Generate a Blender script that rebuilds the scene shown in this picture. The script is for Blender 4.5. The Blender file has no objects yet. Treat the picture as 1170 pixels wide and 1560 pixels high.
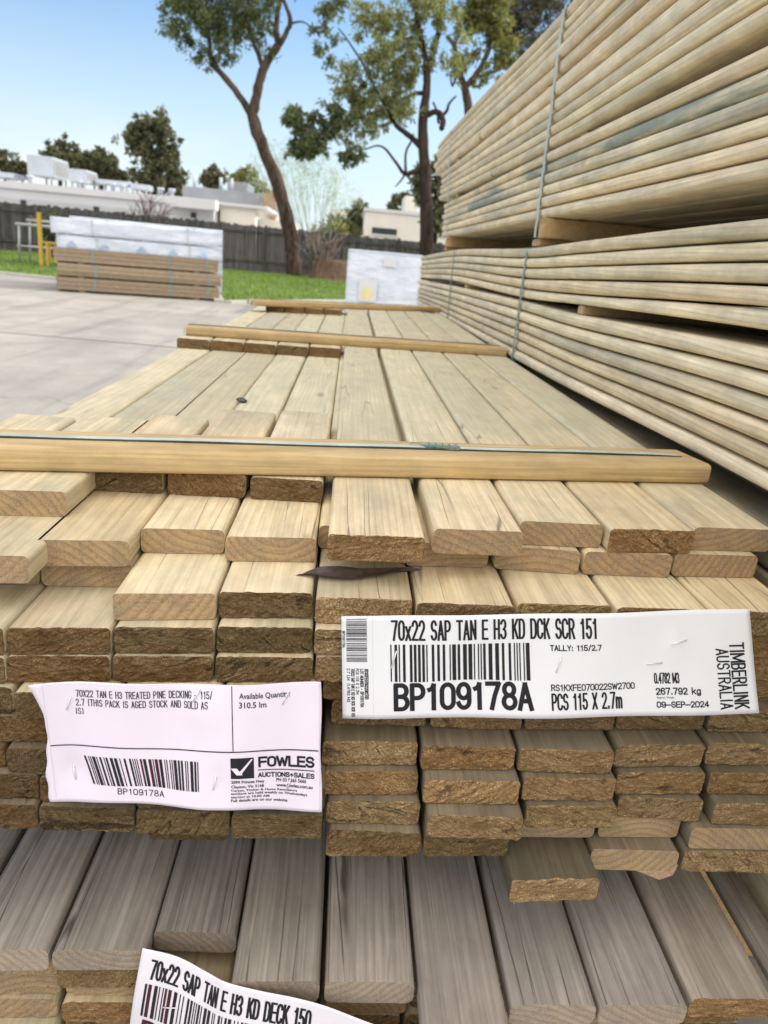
import bpy, bmesh, math, random
from mathutils import Vector, Matrix, noise as mnoise

scene = bpy.context.scene
COL = scene.collection
RND = random.Random(7)
H = 0.92                                   # camera height above the yard
R_ = math.radians


# ------------------------------------------------------------------ helpers
def link(name, verts, faces, mats, parent=None, smooth=False, fmat=None, loc=None):
    me = bpy.data.meshes.new(name)
    me.from_pydata([tuple(v) for v in verts], [], faces)
    if not isinstance(mats, (list, tuple)):
        mats = [mats]
    for m in mats:
        me.materials.append(m)
    if fmat:
        me.polygons.foreach_set('material_index', fmat)
    if smooth is True:
        me.polygons.foreach_set('use_smooth', [True] * len(faces))
    elif smooth:
        me.polygons.foreach_set('use_smooth', smooth)
    me.update()
    o = bpy.data.objects.new(name, me)
    COL.objects.link(o)
    if loc is not None:
        o.location = loc
    if parent:
        o.parent = parent
    return o


def tag(o, label, cat, group=None, kind=None):
    o['label'] = label
    o['category'] = cat
    if group:
        o['group'] = group
    if kind:
        o['kind'] = kind
    return o


def empty(name, label, cat, loc=(0, 0, 0), rz=0, group=None):
    o = bpy.data.objects.new(name, None)
    o.empty_display_size = .05
    COL.objects.link(o)
    o.location = loc
    o.rotation_euler = (0, 0, rz)
    return tag(o, label, cat, group)


class MB:
    """collects geometry for one mesh"""
    def __init__(s):
        s.v, s.f, s.s, s.m = [], [], [], []

    def add(s, vs, fs, smooth=False, mi=0):
        b = len(s.v)
        s.v += [Vector(v) for v in vs]
        for f in fs:
            s.f.append(tuple(i + b for i in f))
            s.s.append(smooth)
            s.m.append(mi)
        return s

    def box(s, x0, x1, y0, y1, z0, z1, mi=0, bev=0.0):
        if bev > 0:
            b = bev
            bm = bmesh.new()
            bmesh.ops.create_cube(bm, size=1)
            for v in bm.verts:
                v.co = Vector((x0 + (v.co.x + .5) * (x1 - x0), y0 + (v.co.y + .5) * (y1 - y0), z0 + (v.co.z + .5) * (z1 - z0)))
            bmesh.ops.bevel(bm, geom=list(bm.edges), offset=b, segments=2, affect='EDGES')
            bm.verts.index_update()
            s.add([v.co.copy() for v in bm.verts], [[v.index for v in f.verts] for f in bm.faces], False, mi)
            bm.free()
            return s
        vs = [(x, y, z) for z in (z0, z1) for y in (y0, y1) for x in (x0, x1)]
        fs = [(0, 2, 3, 1), (4, 5, 7, 6), (0, 1, 5, 4), (2, 6, 7, 3), (0, 4, 6, 2), (1, 3, 7, 5)]
        return s.add(vs, fs, False, mi)

    def tube(s, pts, rads, n=8, cap=True, mi=0):
        pts = [Vector(p) for p in pts]
        if not isinstance(rads, (list, tuple)):
            rads = [rads] * len(pts)
        vs, fs = [], []
        up = Vector((0.13, 0.21, 1)).normalized()
        prev = None
        for i, p in enumerate(pts):
            d = (pts[min(i + 1, len(pts) - 1)] - pts[max(i - 1, 0)])
            if d.length < 1e-9:
                d = Vector((0, 0, 1))
            d.normalize()
            if prev is None:
                a = d.cross(up)
                if a.length < .05:
                    a = d.cross(Vector((1, 0, 0)))
            else:
                a = prev - d * prev.dot(d)
            a.normalize()
            prev = a
            b = d.cross(a)
            for k in range(n):
                t = 2 * math.pi * k / n
                vs.append(p + (a * math.cos(t) + b * math.sin(t)) * rads[i])
        for i in range(len(pts) - 1):
            for k in range(n):
                k2 = (k + 1) % n
                fs.append((i * n + k, i * n + k2, (i + 1) * n + k2, (i + 1) * n + k))
        if cap:
            fs.append(tuple(range(n - 1, -1, -1)))
            fs.append(tuple((len(pts) - 1) * n + k for k in range(n)))
        return s.add(vs, fs, True, mi)

    def build(s, name, mats, parent=None, loc=None, rel=None):
        vs = s.v if rel is None else [v - Vector(rel) for v in s.v]
        return link(name, vs, s.f, mats, parent, s.s, s.m, loc if loc is not None else rel)


# ------------------------------------------------------------------ camera
CAM_R = ((0.995557, -0.067802, -0.065341), (-0.039974, 0.323959, -0.945226), (0.085256, 0.943639, 0.319809))
cam_d = bpy.data.cameras.new('camera')
cam = bpy.data.objects.new('camera', cam_d)
COL.objects.link(cam)
m4 = Matrix(CAM_R).to_4x4()
m4.translation = Vector((0, 0, H))
cam.matrix_world = m4
cam_d.sensor_fit = 'HORIZONTAL'
cam_d.sensor_width = 36
cam_d.lens = 36 * 1135 / 1170
cam_d.clip_start = .02
cam_d.clip_end = 2000
cam_d.dof.use_dof = True
cam_d.dof.focus_distance = .60
cam_d.dof.aperture_fstop = 15
scene.camera = cam


def at(px, py, Y):
    """survey helper: the point of the place at distance Y seen at photo position px, py"""
    a, b, c = px - 585., -(py - 780.), -1135.
    d = Vector([r[0] * a + r[1] * b + r[2] * c for r in CAM_R])
    d *= Y / d.y
    return Vector((d.x, d.y, d.z + H))


# ------------------------------------------------------------------ light
HAZE = (5.9, 6.6, 6.9)
FILL_CLOUD = (16.6, 15.5, 14.3)
SUN_EL, SUN_AZ = R_(30), R_(68)            # azimuth from +Y towards +X
w = bpy.data.worlds.new('World')
scene.world = w
w.use_nodes = True
nt = w.node_tree
nt.nodes.clear()
sky = nt.nodes.new('ShaderNodeTexSky')
sky.sky_type = 'NISHITA'
sky.sun_disc = False
sky.sun_elevation = SUN_EL
sky.sun_rotation = SUN_AZ
sky.air_density = 1.0
sky.dust_density = .5
sky.ozone_density = 1.0
bg = nt.nodes.new('ShaderNodeBackground')
bg.inputs[1].default_value = SKY_STRENGTH = 0.15
ow = nt.nodes.new('ShaderNodeOutputWorld')
tcw = nt.nodes.new('ShaderNodeTexCoord')


def wn(typ, ins, **kw):
    nd = nt.nodes.new('ShaderNode' + typ)
    for k, v in kw.items():
        setattr(nd, k, v)
    for k, v in ins.items():
        if isinstance(v, bpy.types.NodeSocket):
            nt.links.new(v, nd.inputs[k])
        else:
            nd.inputs[k].default_value = v
    return nd


def wmath(op, a, b_=0.):
    return wn('Math', {0: a, 1: b_}, operation=op, use_clamp=False).outputs[0]


def wramp(f, a, b_):
    return wn('MapRange', {0: f, 1: a, 2: b_, 3: 0., 4: 1.}, interpolation_type='SMOOTHSTEP').outputs[0]


wdir = wn('VectorMath', {0: tcw.outputs['Generated']}, operation='NORMALIZE').outputs[0]
wsep = wn('SeparateXYZ', {0: wdir})
wno = wn('TexNoise', {'Vector': wn('VectorMath', {0: wdir, 1: (2., 2., 5.)}, operation='MULTIPLY').outputs[0], 'Scale': 1.3, 'Detail': 5., 'Roughness': .6}).outputs[0]
# added fill light: unseen bright cloud bank behind the camera and overhead; blue ahead
cover = wmath('ADD', wmath('MULTIPLY', wsep.outputs[1], -.55), wmath('ADD', wmath('MULTIPLY', wsep.outputs[2], 1.0), wmath('MULTIPLY', wmath('SUBTRACT', wno, .5), .5)))
back = wmath('MULTIPLY', wramp(cover, .38, .88), wramp(wsep.outputs[2], .06, .50))
# thin haze and low cloud along the horizon
hz = wmath('MULTIPLY', wramp(wsep.outputs[2], .34, -.02), .92)
lowc = wmath('MULTIPLY', wmath('MULTIPLY', wramp(wno, .50, .66), wramp(wsep.outputs[2], .16, .02)), .8)
blue = wn('Mix', {0: 1., 6: sky.outputs[0], 7: (.82, 1.10, 1.32, 1)}, data_type='RGBA', blend_type='MULTIPLY').outputs[2]
m1 = wn('Mix', {0: hz, 6: blue, 7: (HAZE[0], HAZE[1], HAZE[2], 1)}, data_type='RGBA').outputs[2]
m2 = wn('Mix', {0: lowc, 6: m1, 7: (HAZE[0] * 1.15, HAZE[1] * 1.1, HAZE[2] * 1.05, 1)}, data_type='RGBA').outputs[2]
m3 = wn('Mix', {0: back, 6: m2, 7: (FILL_CLOUD[0], FILL_CLOUD[1], FILL_CLOUD[2], 1)}, data_type='RGBA').outputs[2]
nt.links.new(m3, bg.inputs[0])
nt.links.new(bg.outputs[0], ow.inputs[0])
sd = bpy.data.lights.new('sun', 'SUN')
sd.energy = 3.6
sd.angle = R_(.5)
sd.color = (1.0, .93, .82)
so = bpy.data.objects.new('sun', sd)
COL.objects.link(so)
sv = Vector((math.sin(SUN_AZ) * math.cos(SUN_EL), math.cos(SUN_AZ) * math.cos(SUN_EL), math.sin(SUN_EL)))
so.rotation_euler = sv.to_track_quat('Z', 'Y').to_euler()
scene.view_settings.view_transform = 'Standard'
scene.view_settings.look = 'None'
scene.view_settings.exposure = 0
scene.render.engine = 'CYCLES'
scene.cycles.max_bounces = 8
scene.cycles.diffuse_bounces = 5
scene.cycles.use_denoising = True


# ------------------------------------------------------------------ materials
class NB:
    def __init__(s, name, rough=.7, spec=.3):
        s.mat = bpy.data.materials.new(name)
        s.mat.use_nodes = True
        s.t = s.mat.node_tree
        s.b = s.t.nodes['Principled BSDF']
        s.b.inputs['Roughness'].default_value = rough
        s.b.inputs['Specular IOR Level'].default_value = spec

    def set(s, sock, val):
        if isinstance(val, bpy.types.NodeSocket):
            s.t.links.new(val, sock)
        elif isinstance(val, (tuple, list)) and len(val) == 3 and sock.type == 'RGBA':
            sock.default_value = (*val, 1)
        else:
            sock.default_value = val

    def n(s, typ, out=0, ins=None, **kw):
        nd = s.t.nodes.new('ShaderNode' + typ)
        for k, v in kw.items():
            setattr(nd, k, v)
        for k, v in (ins or {}).items():
            s.set(nd.inputs[k], v)
        return nd.outputs[out]

    def math(s, op, a, b=0.0, c=0.0, clamp=False):
        return s.n('Math', 0, {0: a, 1: b, 2: c}, operation=op, use_clamp=clamp)

    def vmul(s, v, xyz):
        return s.n('VectorMath', 0, {0: v, 1: xyz}, operation='MULTIPLY')

    def vadd(s, v, xyz):
        return s.n('VectorMath', 0, {0: v, 1: xyz}, operation='ADD')

    def noise(s, vec, scale=1., detail=3., rough=.55, out=0):
        return s.n('TexNoise', out, {'Vector': vec, 'Scale': scale, 'Detail': detail, 'Roughness': rough})

    def mix(s, f, a, b, mode='MIX'):
        nd = s.t.nodes.new('ShaderNodeMix')
        nd.data_type = 'RGBA'
        nd.blend_type = mode
        s.set(nd.inputs[0], f)
        s.set(nd.inputs[6], a)
        s.set(nd.inputs[7], b)
        return nd.outputs[2]

    def ramp(s, f, stops):
        nd = s.t.nodes.new('ShaderNodeValToRGB')
        e = nd.color_ramp.elements
        while len(e) > 1:
            e.remove(e[-1])
        for i, (p, c) in enumerate(stops):
            el = e[0] if i == 0 else e.new(p)
            el.position = p
            el.color = (c, c, c, 1) if isinstance(c, (int, float)) else (*c, 1)
        s.set(nd.inputs[0], f)
        return nd.outputs[0]

    def bump(s, h, strength=.5, dist=.001, prev=None):
        ins = {'Height': h, 'Strength': strength, 'Distance': dist}
        if prev is not None:
            ins['Normal'] = prev
        return s.n('Bump', 0, ins)

    def out(s, col=None, nrm=None, rough=None):
        if col is not None:
            s.set(s.b.inputs['Base Color'], col)
        if nrm is not None:
            s.set(s.b.inputs['Normal'], nrm)
        if rough is not None:
            s.set(s.b.inputs['Roughness'], rough)
        return s.mat


def wood_base(b, side=True):
    """object-space wood coordinates: (shifted vec, tone, random, ring phase)"""
    tc = b.n('TexCoord', 3)
    inf = b.t.nodes.new('ShaderNodeObjectInfo')
    rnd = inf.outputs['Random']
    sep = b.t.nodes.new('ShaderNodeSeparateColor')
    b.set(sep.inputs[0], inf.outputs['Color'])
    tone, gx, gz = (inf.outputs['Alpha'] if side else sep.outputs[0]), sep.outputs[1], sep.outputs[2]
    off = b.n('CombineXYZ', 0, {0: b.math('MULTIPLY', rnd, 13.1), 1: b.math('MULTIPLY', rnd, 57.7), 2: b.math('MULTIPLY', rnd, 31.3)})
    sh = b.vadd(tc, off)
    wob = b.noise(b.vmul(sh, (6, 1.1, 6)), 1, 2)
    wob2 = b.noise(b.vmul(b.vadd(sh, (9, 9, 9)), (6, 1.3, 6)), 1, 2)
    sx = b.t.nodes.new('ShaderNodeSeparateXYZ')
    b.set(sx.inputs[0], tc)
    px = b.math('ADD', b.math('SUBTRACT', sx.outputs[0], b.math('MULTIPLY', b.math('SUBTRACT', gx, .5), .16)), b.math('MULTIPLY', wob, .035))
    pz = b.math('ADD', b.math('SUBTRACT', sx.outputs[2], b.math('MULTIPLY', b.math('SUBTRACT', gz, .5), .24)), b.math('MULTIPLY', wob2, .03))
    r = b.math('SQRT', b.math('ADD', b.math('MULTIPLY', px, px), b.math('MULTIPLY', pz, pz)))
    ph = b.math('ADD', b.math('DIVIDE', r, .0060), b.math('MULTIPLY', b.noise(b.vmul(sh, (25, 3, 25)), 1, 2), 1.2))
    return tc, sh, tone, rnd, b.math('FRACT', ph)


def wood(name, light, dark, ring=.55, stain=(.3, .3, .3), stain_amt=.25, grain=.18, rough=.62, cracks=0., cthin=1., blue=0., fade=None, lines=.35, cmore=0.):
    b = NB(name, rough, .25)
    tc, sh, tone, rnd, fr = wood_base(b)
    rf = b.ramp(fr, [(0, .05), (.45, .25), (.86, 1.), (.97, .55), (1., .05)])
    soft = b.noise(b.vmul(sh, (14, 1.6, 14)), 1, 2)
    col = b.mix(b.math('MULTIPLY', b.math('MULTIPLY', rf, ring), b.math('ADD', .35, b.math('MULTIPLY', soft, 1.2))), light, dark)
    fine = b.noise(b.vmul(sh, (420, 9, 420)), 1, 3)
    med = b.noise(b.vmul(sh, (90, 2.5, 90)), 1, 3)
    g = b.math('ADD', b.math('MULTIPLY', b.math('SUBTRACT', fine, .5), grain * 4.2), b.math('MULTIPLY', b.math('SUBTRACT', med, .5), grain * 2.6))
    v = b.math('ADD', 1., g)
    col = b.mix(1., col, b.n('CombineColor', 0, {0: v, 1: v, 2: v}), 'MULTIPLY')
    blot = b.noise(b.vmul(sh, (16, 5, 16)), 1, 4, .6)
    col = b.mix(b.math('MULTIPLY', b.ramp(blot, [(.42, 0), (.72, 1)]), stain_amt), col, stain)
    # fungal / ink marks, short smudges across the grain
    sm = b.noise(b.vmul(b.vadd(sh, (3, 7, 1)), (22, 34, 22)), 1, 5, .7)
    col = b.mix(b.math('MULTIPLY', b.ramp(sm, [(.69, 0), (.80, 1)]), .22), col, (.20, .17, .13))
    if blue:
        bl = b.noise(b.vmul(b.vadd(sh, (5, 2, 8)), (9, 2.4, 30)), 1, 5, .65)
        bl2 = b.noise(b.vmul(b.vadd(sh, (1, 2, 8)), (2, .8, 4)), 1, 2)
        m = b.math('MULTIPLY', b.ramp(bl, [(.43, 0), (.58, 1)]), b.ramp(bl2, [(.42, 0), (.60, 1)]))
        col = b.mix(b.math('MULTIPLY', m, blue), col, (.17, .24, .23))
    # fine dark grain lines
    gl_ = b.noise(b.vmul(b.vadd(sh, (4, 1, 6)), (210, 1.5, 210)), 1, 3, .6)
    gm = b.noise(b.vmul(b.vadd(sh, (7, 3, 2)), (12, 2., 12)), 1, 2)
    col = b.mix(b.math('MULTIPLY', b.math('MULTIPLY', b.ramp(gl_, [(.54, 0), (.64, 1)]), b.ramp(gm, [(.35, .25), (.65, 1)])), lines), col, b.mix(1., dark, (.72, .68, .6), 'MULTIPLY'))
    # every board its own tint
    hv = b.n('MapRange', 0, {0: b.math('FRACT', b.math('MULTIPLY', rnd, 7.31)), 1: 0., 2: 1., 3: 0., 4: 1.})
    col = b.mix(1., col, b.ramp(hv, [(0, (1.0, .955, .87)), (.35, (1., 1., 1.)), (.65, (.98, .99, .94)), (1., (.94, .94, .94))]), 'MULTIPLY')
    # dirt and scuffs
    dn = b.noise(b.vmul(b.vadd(sh, (2, 9, 4)), (28, 11, 28)), 1, 6, .72)
    dv = b.n('MapRange', 0, {0: dn, 1: .36, 2: .66, 3: 1.10, 4: .80})
    col = b.mix(1., col, b.n('CombineColor', 0, {0: dv, 1: dv, 2: dv}), 'MULTIPLY')
    # small knots
    kn = b.n('TexVoronoi', 0, {'Vector': b.vmul(sh, (11, 3, 2.2)), 'Scale': 1.}, feature='F1')
    kc = b.n('TexVoronoi', 1, {'Vector': b.vmul(sh, (11, 3, 2.2)), 'Scale': 1.}, feature='F1')
    ks = b.t.nodes.new('ShaderNodeSeparateColor')
    b.set(ks.inputs[0], kc)
    kmask = b.math('MULTIPLY', b.ramp(kn, [(.045, 1), (.085, 0)]), b.math('GREATER_THAN', ks.outputs[0], .45))
    col = b.mix(b.math('MULTIPLY', kmask, .75), col, (.16, .09, .04))
    hgt = b.math('ADD', b.math('MULTIPLY', fine, .6), b.math('MULTIPLY', rf, -.25))
    if cracks:
        vo = b.n('TexVoronoi', 0, {'Vector': b.vadd(b.vmul(b.vadd(sh, (.4, .1, .9)), (58, 1.9, 58)), b.vmul(b.noise(b.vmul(sh, (22, 4, 22)), 1, 3, .6, 1), (.32, .1, .32))), 'Scale': 1.}, feature='DISTANCE_TO_EDGE')
        cm = b.ramp(b.noise(b.vmul(b.vadd(sh, (2, 5, 3)), (24, 5, 24)), 1, 2), [(.5 - cmore, 0), (.62 - cmore, 1)])
        ck = b.math('MULTIPLY', b.ramp(vo, [(.012 * cthin, 1), (.05 * cthin, 0)]), cm)
        col = b.mix(b.math('MULTIPLY', ck, cracks), col, (.025, .02, .016))
        hgt = b.math('SUBTRACT', hgt, b.math('MULTIPLY', ck, 2.))
    if fade:                                # grime of the yard away from the freshly shifted ends
        sy = b.t.nodes.new('ShaderNodeSeparateXYZ')
        b.set(sy.inputs[0], tc)
        fm = b.n('MapRange', 0, {0: b.math('ADD', sy.outputs[1], b.math('MULTIPLY', blot, .25)), 1: .16, 2: .55, 3: 0., 4: .85})
        fc = b.mix(.5, col, fade)
        col = b.mix(fm, col, b.mix(1., fc, (.92, .95, .95), 'MULTIPLY'))
    tv = b.math('MULTIPLY', tone, 1.)
    col = b.mix(1., col, b.n('CombineColor', 0, {0: tv, 1: tv, 2: tv}), 'MULTIPLY')
    return b.out(col, b.bump(hgt, .35, .0006))


def end_rough(name, dark, mid, light, pit=.45):
    b = NB(name, .9, .08)
    tc, sh, tone, rnd, fr = wood_base(b, False)
    an = b.math('MULTIPLY', b.math('SUBTRACT', b.math('FRACT', b.math('MULTIPLY', rnd, 11.7)), .5), 2.2)
    rot = b.n('VectorRotate', 0, {'Vector': sh, 'Axis': (0, 1, 0), 'Angle': an}, rotation_type='AXIS_ANGLE')
    st = b.noise(b.vmul(rot, (150, 200, 900)), 1, 4, .65)          # torn fibres lying one way
    st2 = b.noise(b.vmul(rot, (60, 60, 330)), 1, 3, .6)
    n1 = b.noise(b.vmul(sh, (480, 260, 480)), 1, 4, .7)
    n2 = b.noise(b.vmul(sh, (1000, 500, 1000)), 1, 2, .6)
    n3 = b.noise(b.vmul(sh, (38, 30, 70)), 1, 4, .6)
    vo = b.n('TexVoronoi', 0, {'Vector': b.vmul(sh, (560, 300, 640)), 'Scale': 1.}, feature='F1')
    f = b.math('ADD', b.math('ADD', b.math('MULTIPLY', st, .42), b.math('MULTIPLY', n1, .25)), b.math('ADD', b.math('MULTIPLY', n3, .32), b.math('MULTIPLY', st2, .22)))
    col = b.ramp(f, [(.44, dark), (.60, mid), (.76, light)])
    rf = b.ramp(fr, [(0, 0), (.45, .15), (.85, 1.), (1., 0)])
    rmix = b.math('MULTIPLY', rf, b.ramp(b.math('FRACT', b.math('MULTIPLY', rnd, 5.3)), [(0, .15), (1, .75)]))
    col = b.mix(rmix, col, b.mix(.5, dark, mid))
    col = b.mix(b.ramp(b.math('ADD', n2, b.math('MULTIPLY', n3, .3)), [(.74, 0), (.86, .75)]), col, tuple(min(1, c * 1.55) for c in light))
    pm = b.math('MULTIPLY', b.ramp(vo, [(.45, 0), (.8, 1)]), b.ramp(n3, [(.42, .1), (.64, 1)]))
    col = b.mix(b.math('MULTIPLY', pm, pit), col, tuple(c * .35 for c in dark))
    hv = b.math('FRACT', b.math('MULTIPLY', rnd, 3.77))
    col = b.mix(1., col, b.ramp(hv, [(0, (1.06, .95, .84)), (.5, (1., 1., 1.)), (1., (.96, .98, .93))]), 'MULTIPLY')
    sx = b.t.nodes.new('ShaderNodeSeparateXYZ')
    b.set(sx.inputs[0], rot)
    spl = b.n('TexVoronoi', 0, {'Vector': b.vadd(b.vmul(rot, (7, 3, 62)), b.vmul(b.noise(b.vmul(sh, (60, 60, 60)), 1, 3, .6, 1), (.4, .2, .4))), 'Scale': 1.}, feature='DISTANCE_TO_EDGE')
    sm_ = b.math('MULTIPLY', b.ramp(spl, [(.015, 1), (.06, 0)]), b.ramp(n3, [(.5, 0), (.62, 1)]))
    col = b.mix(b.math('MULTIPLY', sm_, .7), col, (.02, .012, .006))
    tv = b.math('MULTIPLY', tone, 1.)
    col = b.mix(1., col, b.n('CombineColor', 0, {0: tv, 1: tv, 2: tv}), 'MULTIPLY')
    h = b.math('ADD', b.math('ADD', b.math('MULTIPLY', st, .9), b.math('MULTIPLY', n1, .5)), b.math('ADD', b.math('MULTIPLY', n2, .35), b.math('MULTIPLY', vo, -.4)))
    return b.out(col, b.bump(h, .9, .0018))


def end_smooth(name, light, dark, grey=(.3, .27, .22), gr=.25):
    b = NB(name, .75, .15)
    tc, sh, tone, rnd, fr = wood_base(b, False)
    rf = b.ramp(fr, [(0, .05), (.4, .2), (.82, 1.), (.95, .7), (1., .05)])
    col = b.mix(b.math('MULTIPLY', rf, .68), light, dark)
    sp = b.noise(b.vmul(sh, (620, 200, 620)), 1, 3, .7)
    an = b.math('MULTIPLY', b.math('SUBTRACT', b.math('FRACT', b.math('MULTIPLY', rnd, 11.7)), .5), 1.6)
    rot = b.n('VectorRotate', 0, {'Vector': sh, 'Axis': (0, 1, 0), 'Angle': an}, rotation_type='AXIS_ANGLE')
    n3 = b.noise(b.vmul(sh, (45, 20, 60)), 1, 4, .65)
    col = b.mix(b.ramp(b.math('ADD', sp, b.math('MULTIPLY', b.math('SUBTRACT', n3, .5), .5)), [(.48, 0), (.70, .62)]), col, tuple(c * .4 for c in dark))
    col = b.mix(b.math('MULTIPLY', b.ramp(n3, [(.42, 0), (.7, 1)]), gr * 2), col, grey)
    # saw kerf lines
    sw = b.noise(b.vmul(rot, (700, 5, 40)), 1, 2)
    v = b.math('ADD', .86, b.math('MULTIPLY', sw, .28))
    col = b.mix(1., col, b.n('CombineColor', 0, {0: v, 1: v, 2: v}), 'MULTIPLY')
    tv = b.math('MULTIPLY', tone, 1.)
    col = b.mix(1., col, b.n('CombineColor', 0, {0: tv, 1: tv, 2: tv}), 'MULTIPLY')
    return b.out(col, b.bump(b.math('ADD', sp, b.math('MULTIPLY', sw, .7)), .4, .0006))


M = {}
M['deck'] = wood('deck_pine', (.69, .595, .42), (.51, .40, .245), .5, (.42, .41, .30), .8, .14, lines=.3)
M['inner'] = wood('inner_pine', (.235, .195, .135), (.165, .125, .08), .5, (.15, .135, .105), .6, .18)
M['stick'] = wood('honey_pine', (.60, .44, .225), (.42, .27, .115), .6, (.56, .46, .30), .4, .14, .6, lines=.5)
M['stack'] = wood('stack_pine', (.82, .71, .515), (.57, .42, .245), .6, (.58, .53, .41), .7, .12, blue=.3, lines=.26)
M['stackblue'] = wood('stack_pine_blue', (.82, .71, .515), (.57, .42, .245), .5, (.60, .56, .48), .5, .11, blue=.8, lines=.26)
M['grey'] = wood('weathered_grey', (.385, .348, .312), (.245, .212, .186), .6, (.29, .265, .243), .6, .24, .8, cracks=.72, cthin=.5, lines=.4, cmore=.04)
M['lip'] = wood('sun_bleached_pine', (.77, .66, .46), (.56, .425, .245), .52, (.55, .50, .36), .7, .13, cracks=.6, cthin=.42, fade=(.56, .53, .40), lines=.16)
M['rough'] = end_rough('rough_sawn_end', (.10, .058, .026), (.275, .180, .088), (.48, .355, .20), .36)
M['smooth'] = end_smooth('clean_sawn_end', (.47, .33, .185), (.28, .18, .09), (.30, .235, .165), .32)
M['greyend'] = end_smooth('weathered_end', (.40, .32, .245), (.25, .19, .135), (.28, .24, .205), .4)


def plain(name, col, rough=.6, var=.15, scale=30., spec=.3, metal=0., stretch=(1, 1, 1), bump=0., dark=None):
    b = NB(name, rough, spec)
    tc = b.n('TexCoord', 3)
    n1 = b.noise(b.vmul(tc, stretch), scale, 4, .6)
    n2 = b.noise(b.vmul(tc, stretch), scale * .17, 3, .5)
    d = dark or tuple(c * (1 - 2 * var) for c in col)
    l = tuple(min(1, c * (1 + var)) for c in col)
    c = b.ramp(b.math('ADD', b.math('MULTIPLY', n1, .5), b.math('MULTIPLY', n2, .5)), [(.35, d), (.65, l)])
    b.b.inputs['Metallic'].default_value = metal
    return b.out(c, b.bump(n1, .4, bump) if bump else None)


M['paper'] = plain('paper_white', (.83, .84, .88), .55, .012, 60, .35)
M['paperpink'] = plain('paper_lilac', (.79, .715, .825), .5, .012, 60, .35)
M['papergrey'] = plain('paper_offwhite', (.80, .765, .83), .5, .02, 60, .3)
M['ink'] = plain('black_ink', (.017, .017, .022), .5, .2, 400)
M['inkfaint'] = plain('faint_ink', (.62, .62, .67), .5, .05, 400)
M['inkred'] = plain('reddish_ink', (.07, .012, .028), .5, .2, 400)
M['steel'] = plain('staple_steel', (.80, .80, .78), .45, .1, 200, .6, .5)
M['strapg'] = plain('strap_green', (.20, .31, .29), .45, .15, 60, .4)
M['strapw'] = plain('strap_pale', (.50, .575, .54), .6, .12, 60, .25)
M['strapd'] = plain('strap_dark', (.05, .085, .085), .4, .15, 60, .4)
M['leaf'] = plain('dry_leaf', (.125, .085, .075), .5, .4, 90, .4, bump=.0006)
M['pebble'] = plain('dark_pebble', (.05, .047, .05), .35, .5, 300, .5, bump=.001)
M['pinkwood'] = wood('pink_offcut', (.66, .46, .36), (.50, .32, .24), .5, (.5, .35, .3), .2, .2)
M['tannage'] = wood('bearer_pine', (.50, .34, .17), (.30, .18, .08), .6, (.3, .22, .13), .4, .2)


# ------------------------------------------------------------------ boards
def profile(x0, x1, z0, z1, r, seg=3, nx=10, nz=3):
    """rounded rectangle, counter-clockwise seen from -Y"""
    P = []
    cs = [(x1 - r, z0 + r, -90), (x1 - r, z1 - r, 0), (x0 + r, z1 - r, 90), (x0 + r, z0 + r, 180)]
    for i, (cx, cz, a0) in enumerate(cs):
        for k in range(seg + 1):
            a = R_(a0 + 90 * k / seg)
            P.append((cx + r * math.cos(a), cz + r * math.sin(a)))
        nx_, nz_ = cs[(i + 1) % 4][:2]
        a = P[-1]
        an = R_(a0 + 90)
        b = (nx_ + r * math.cos(an), nz_ + r * math.sin(an))
        n = nz if i in (0, 2) else nx
        for k in range(1, n):
            t = k / n
            P.append((a[0] + (b[0] - a[0]) * t, a[1] + (b[1] - a[1]) * t))
    return P


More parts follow.
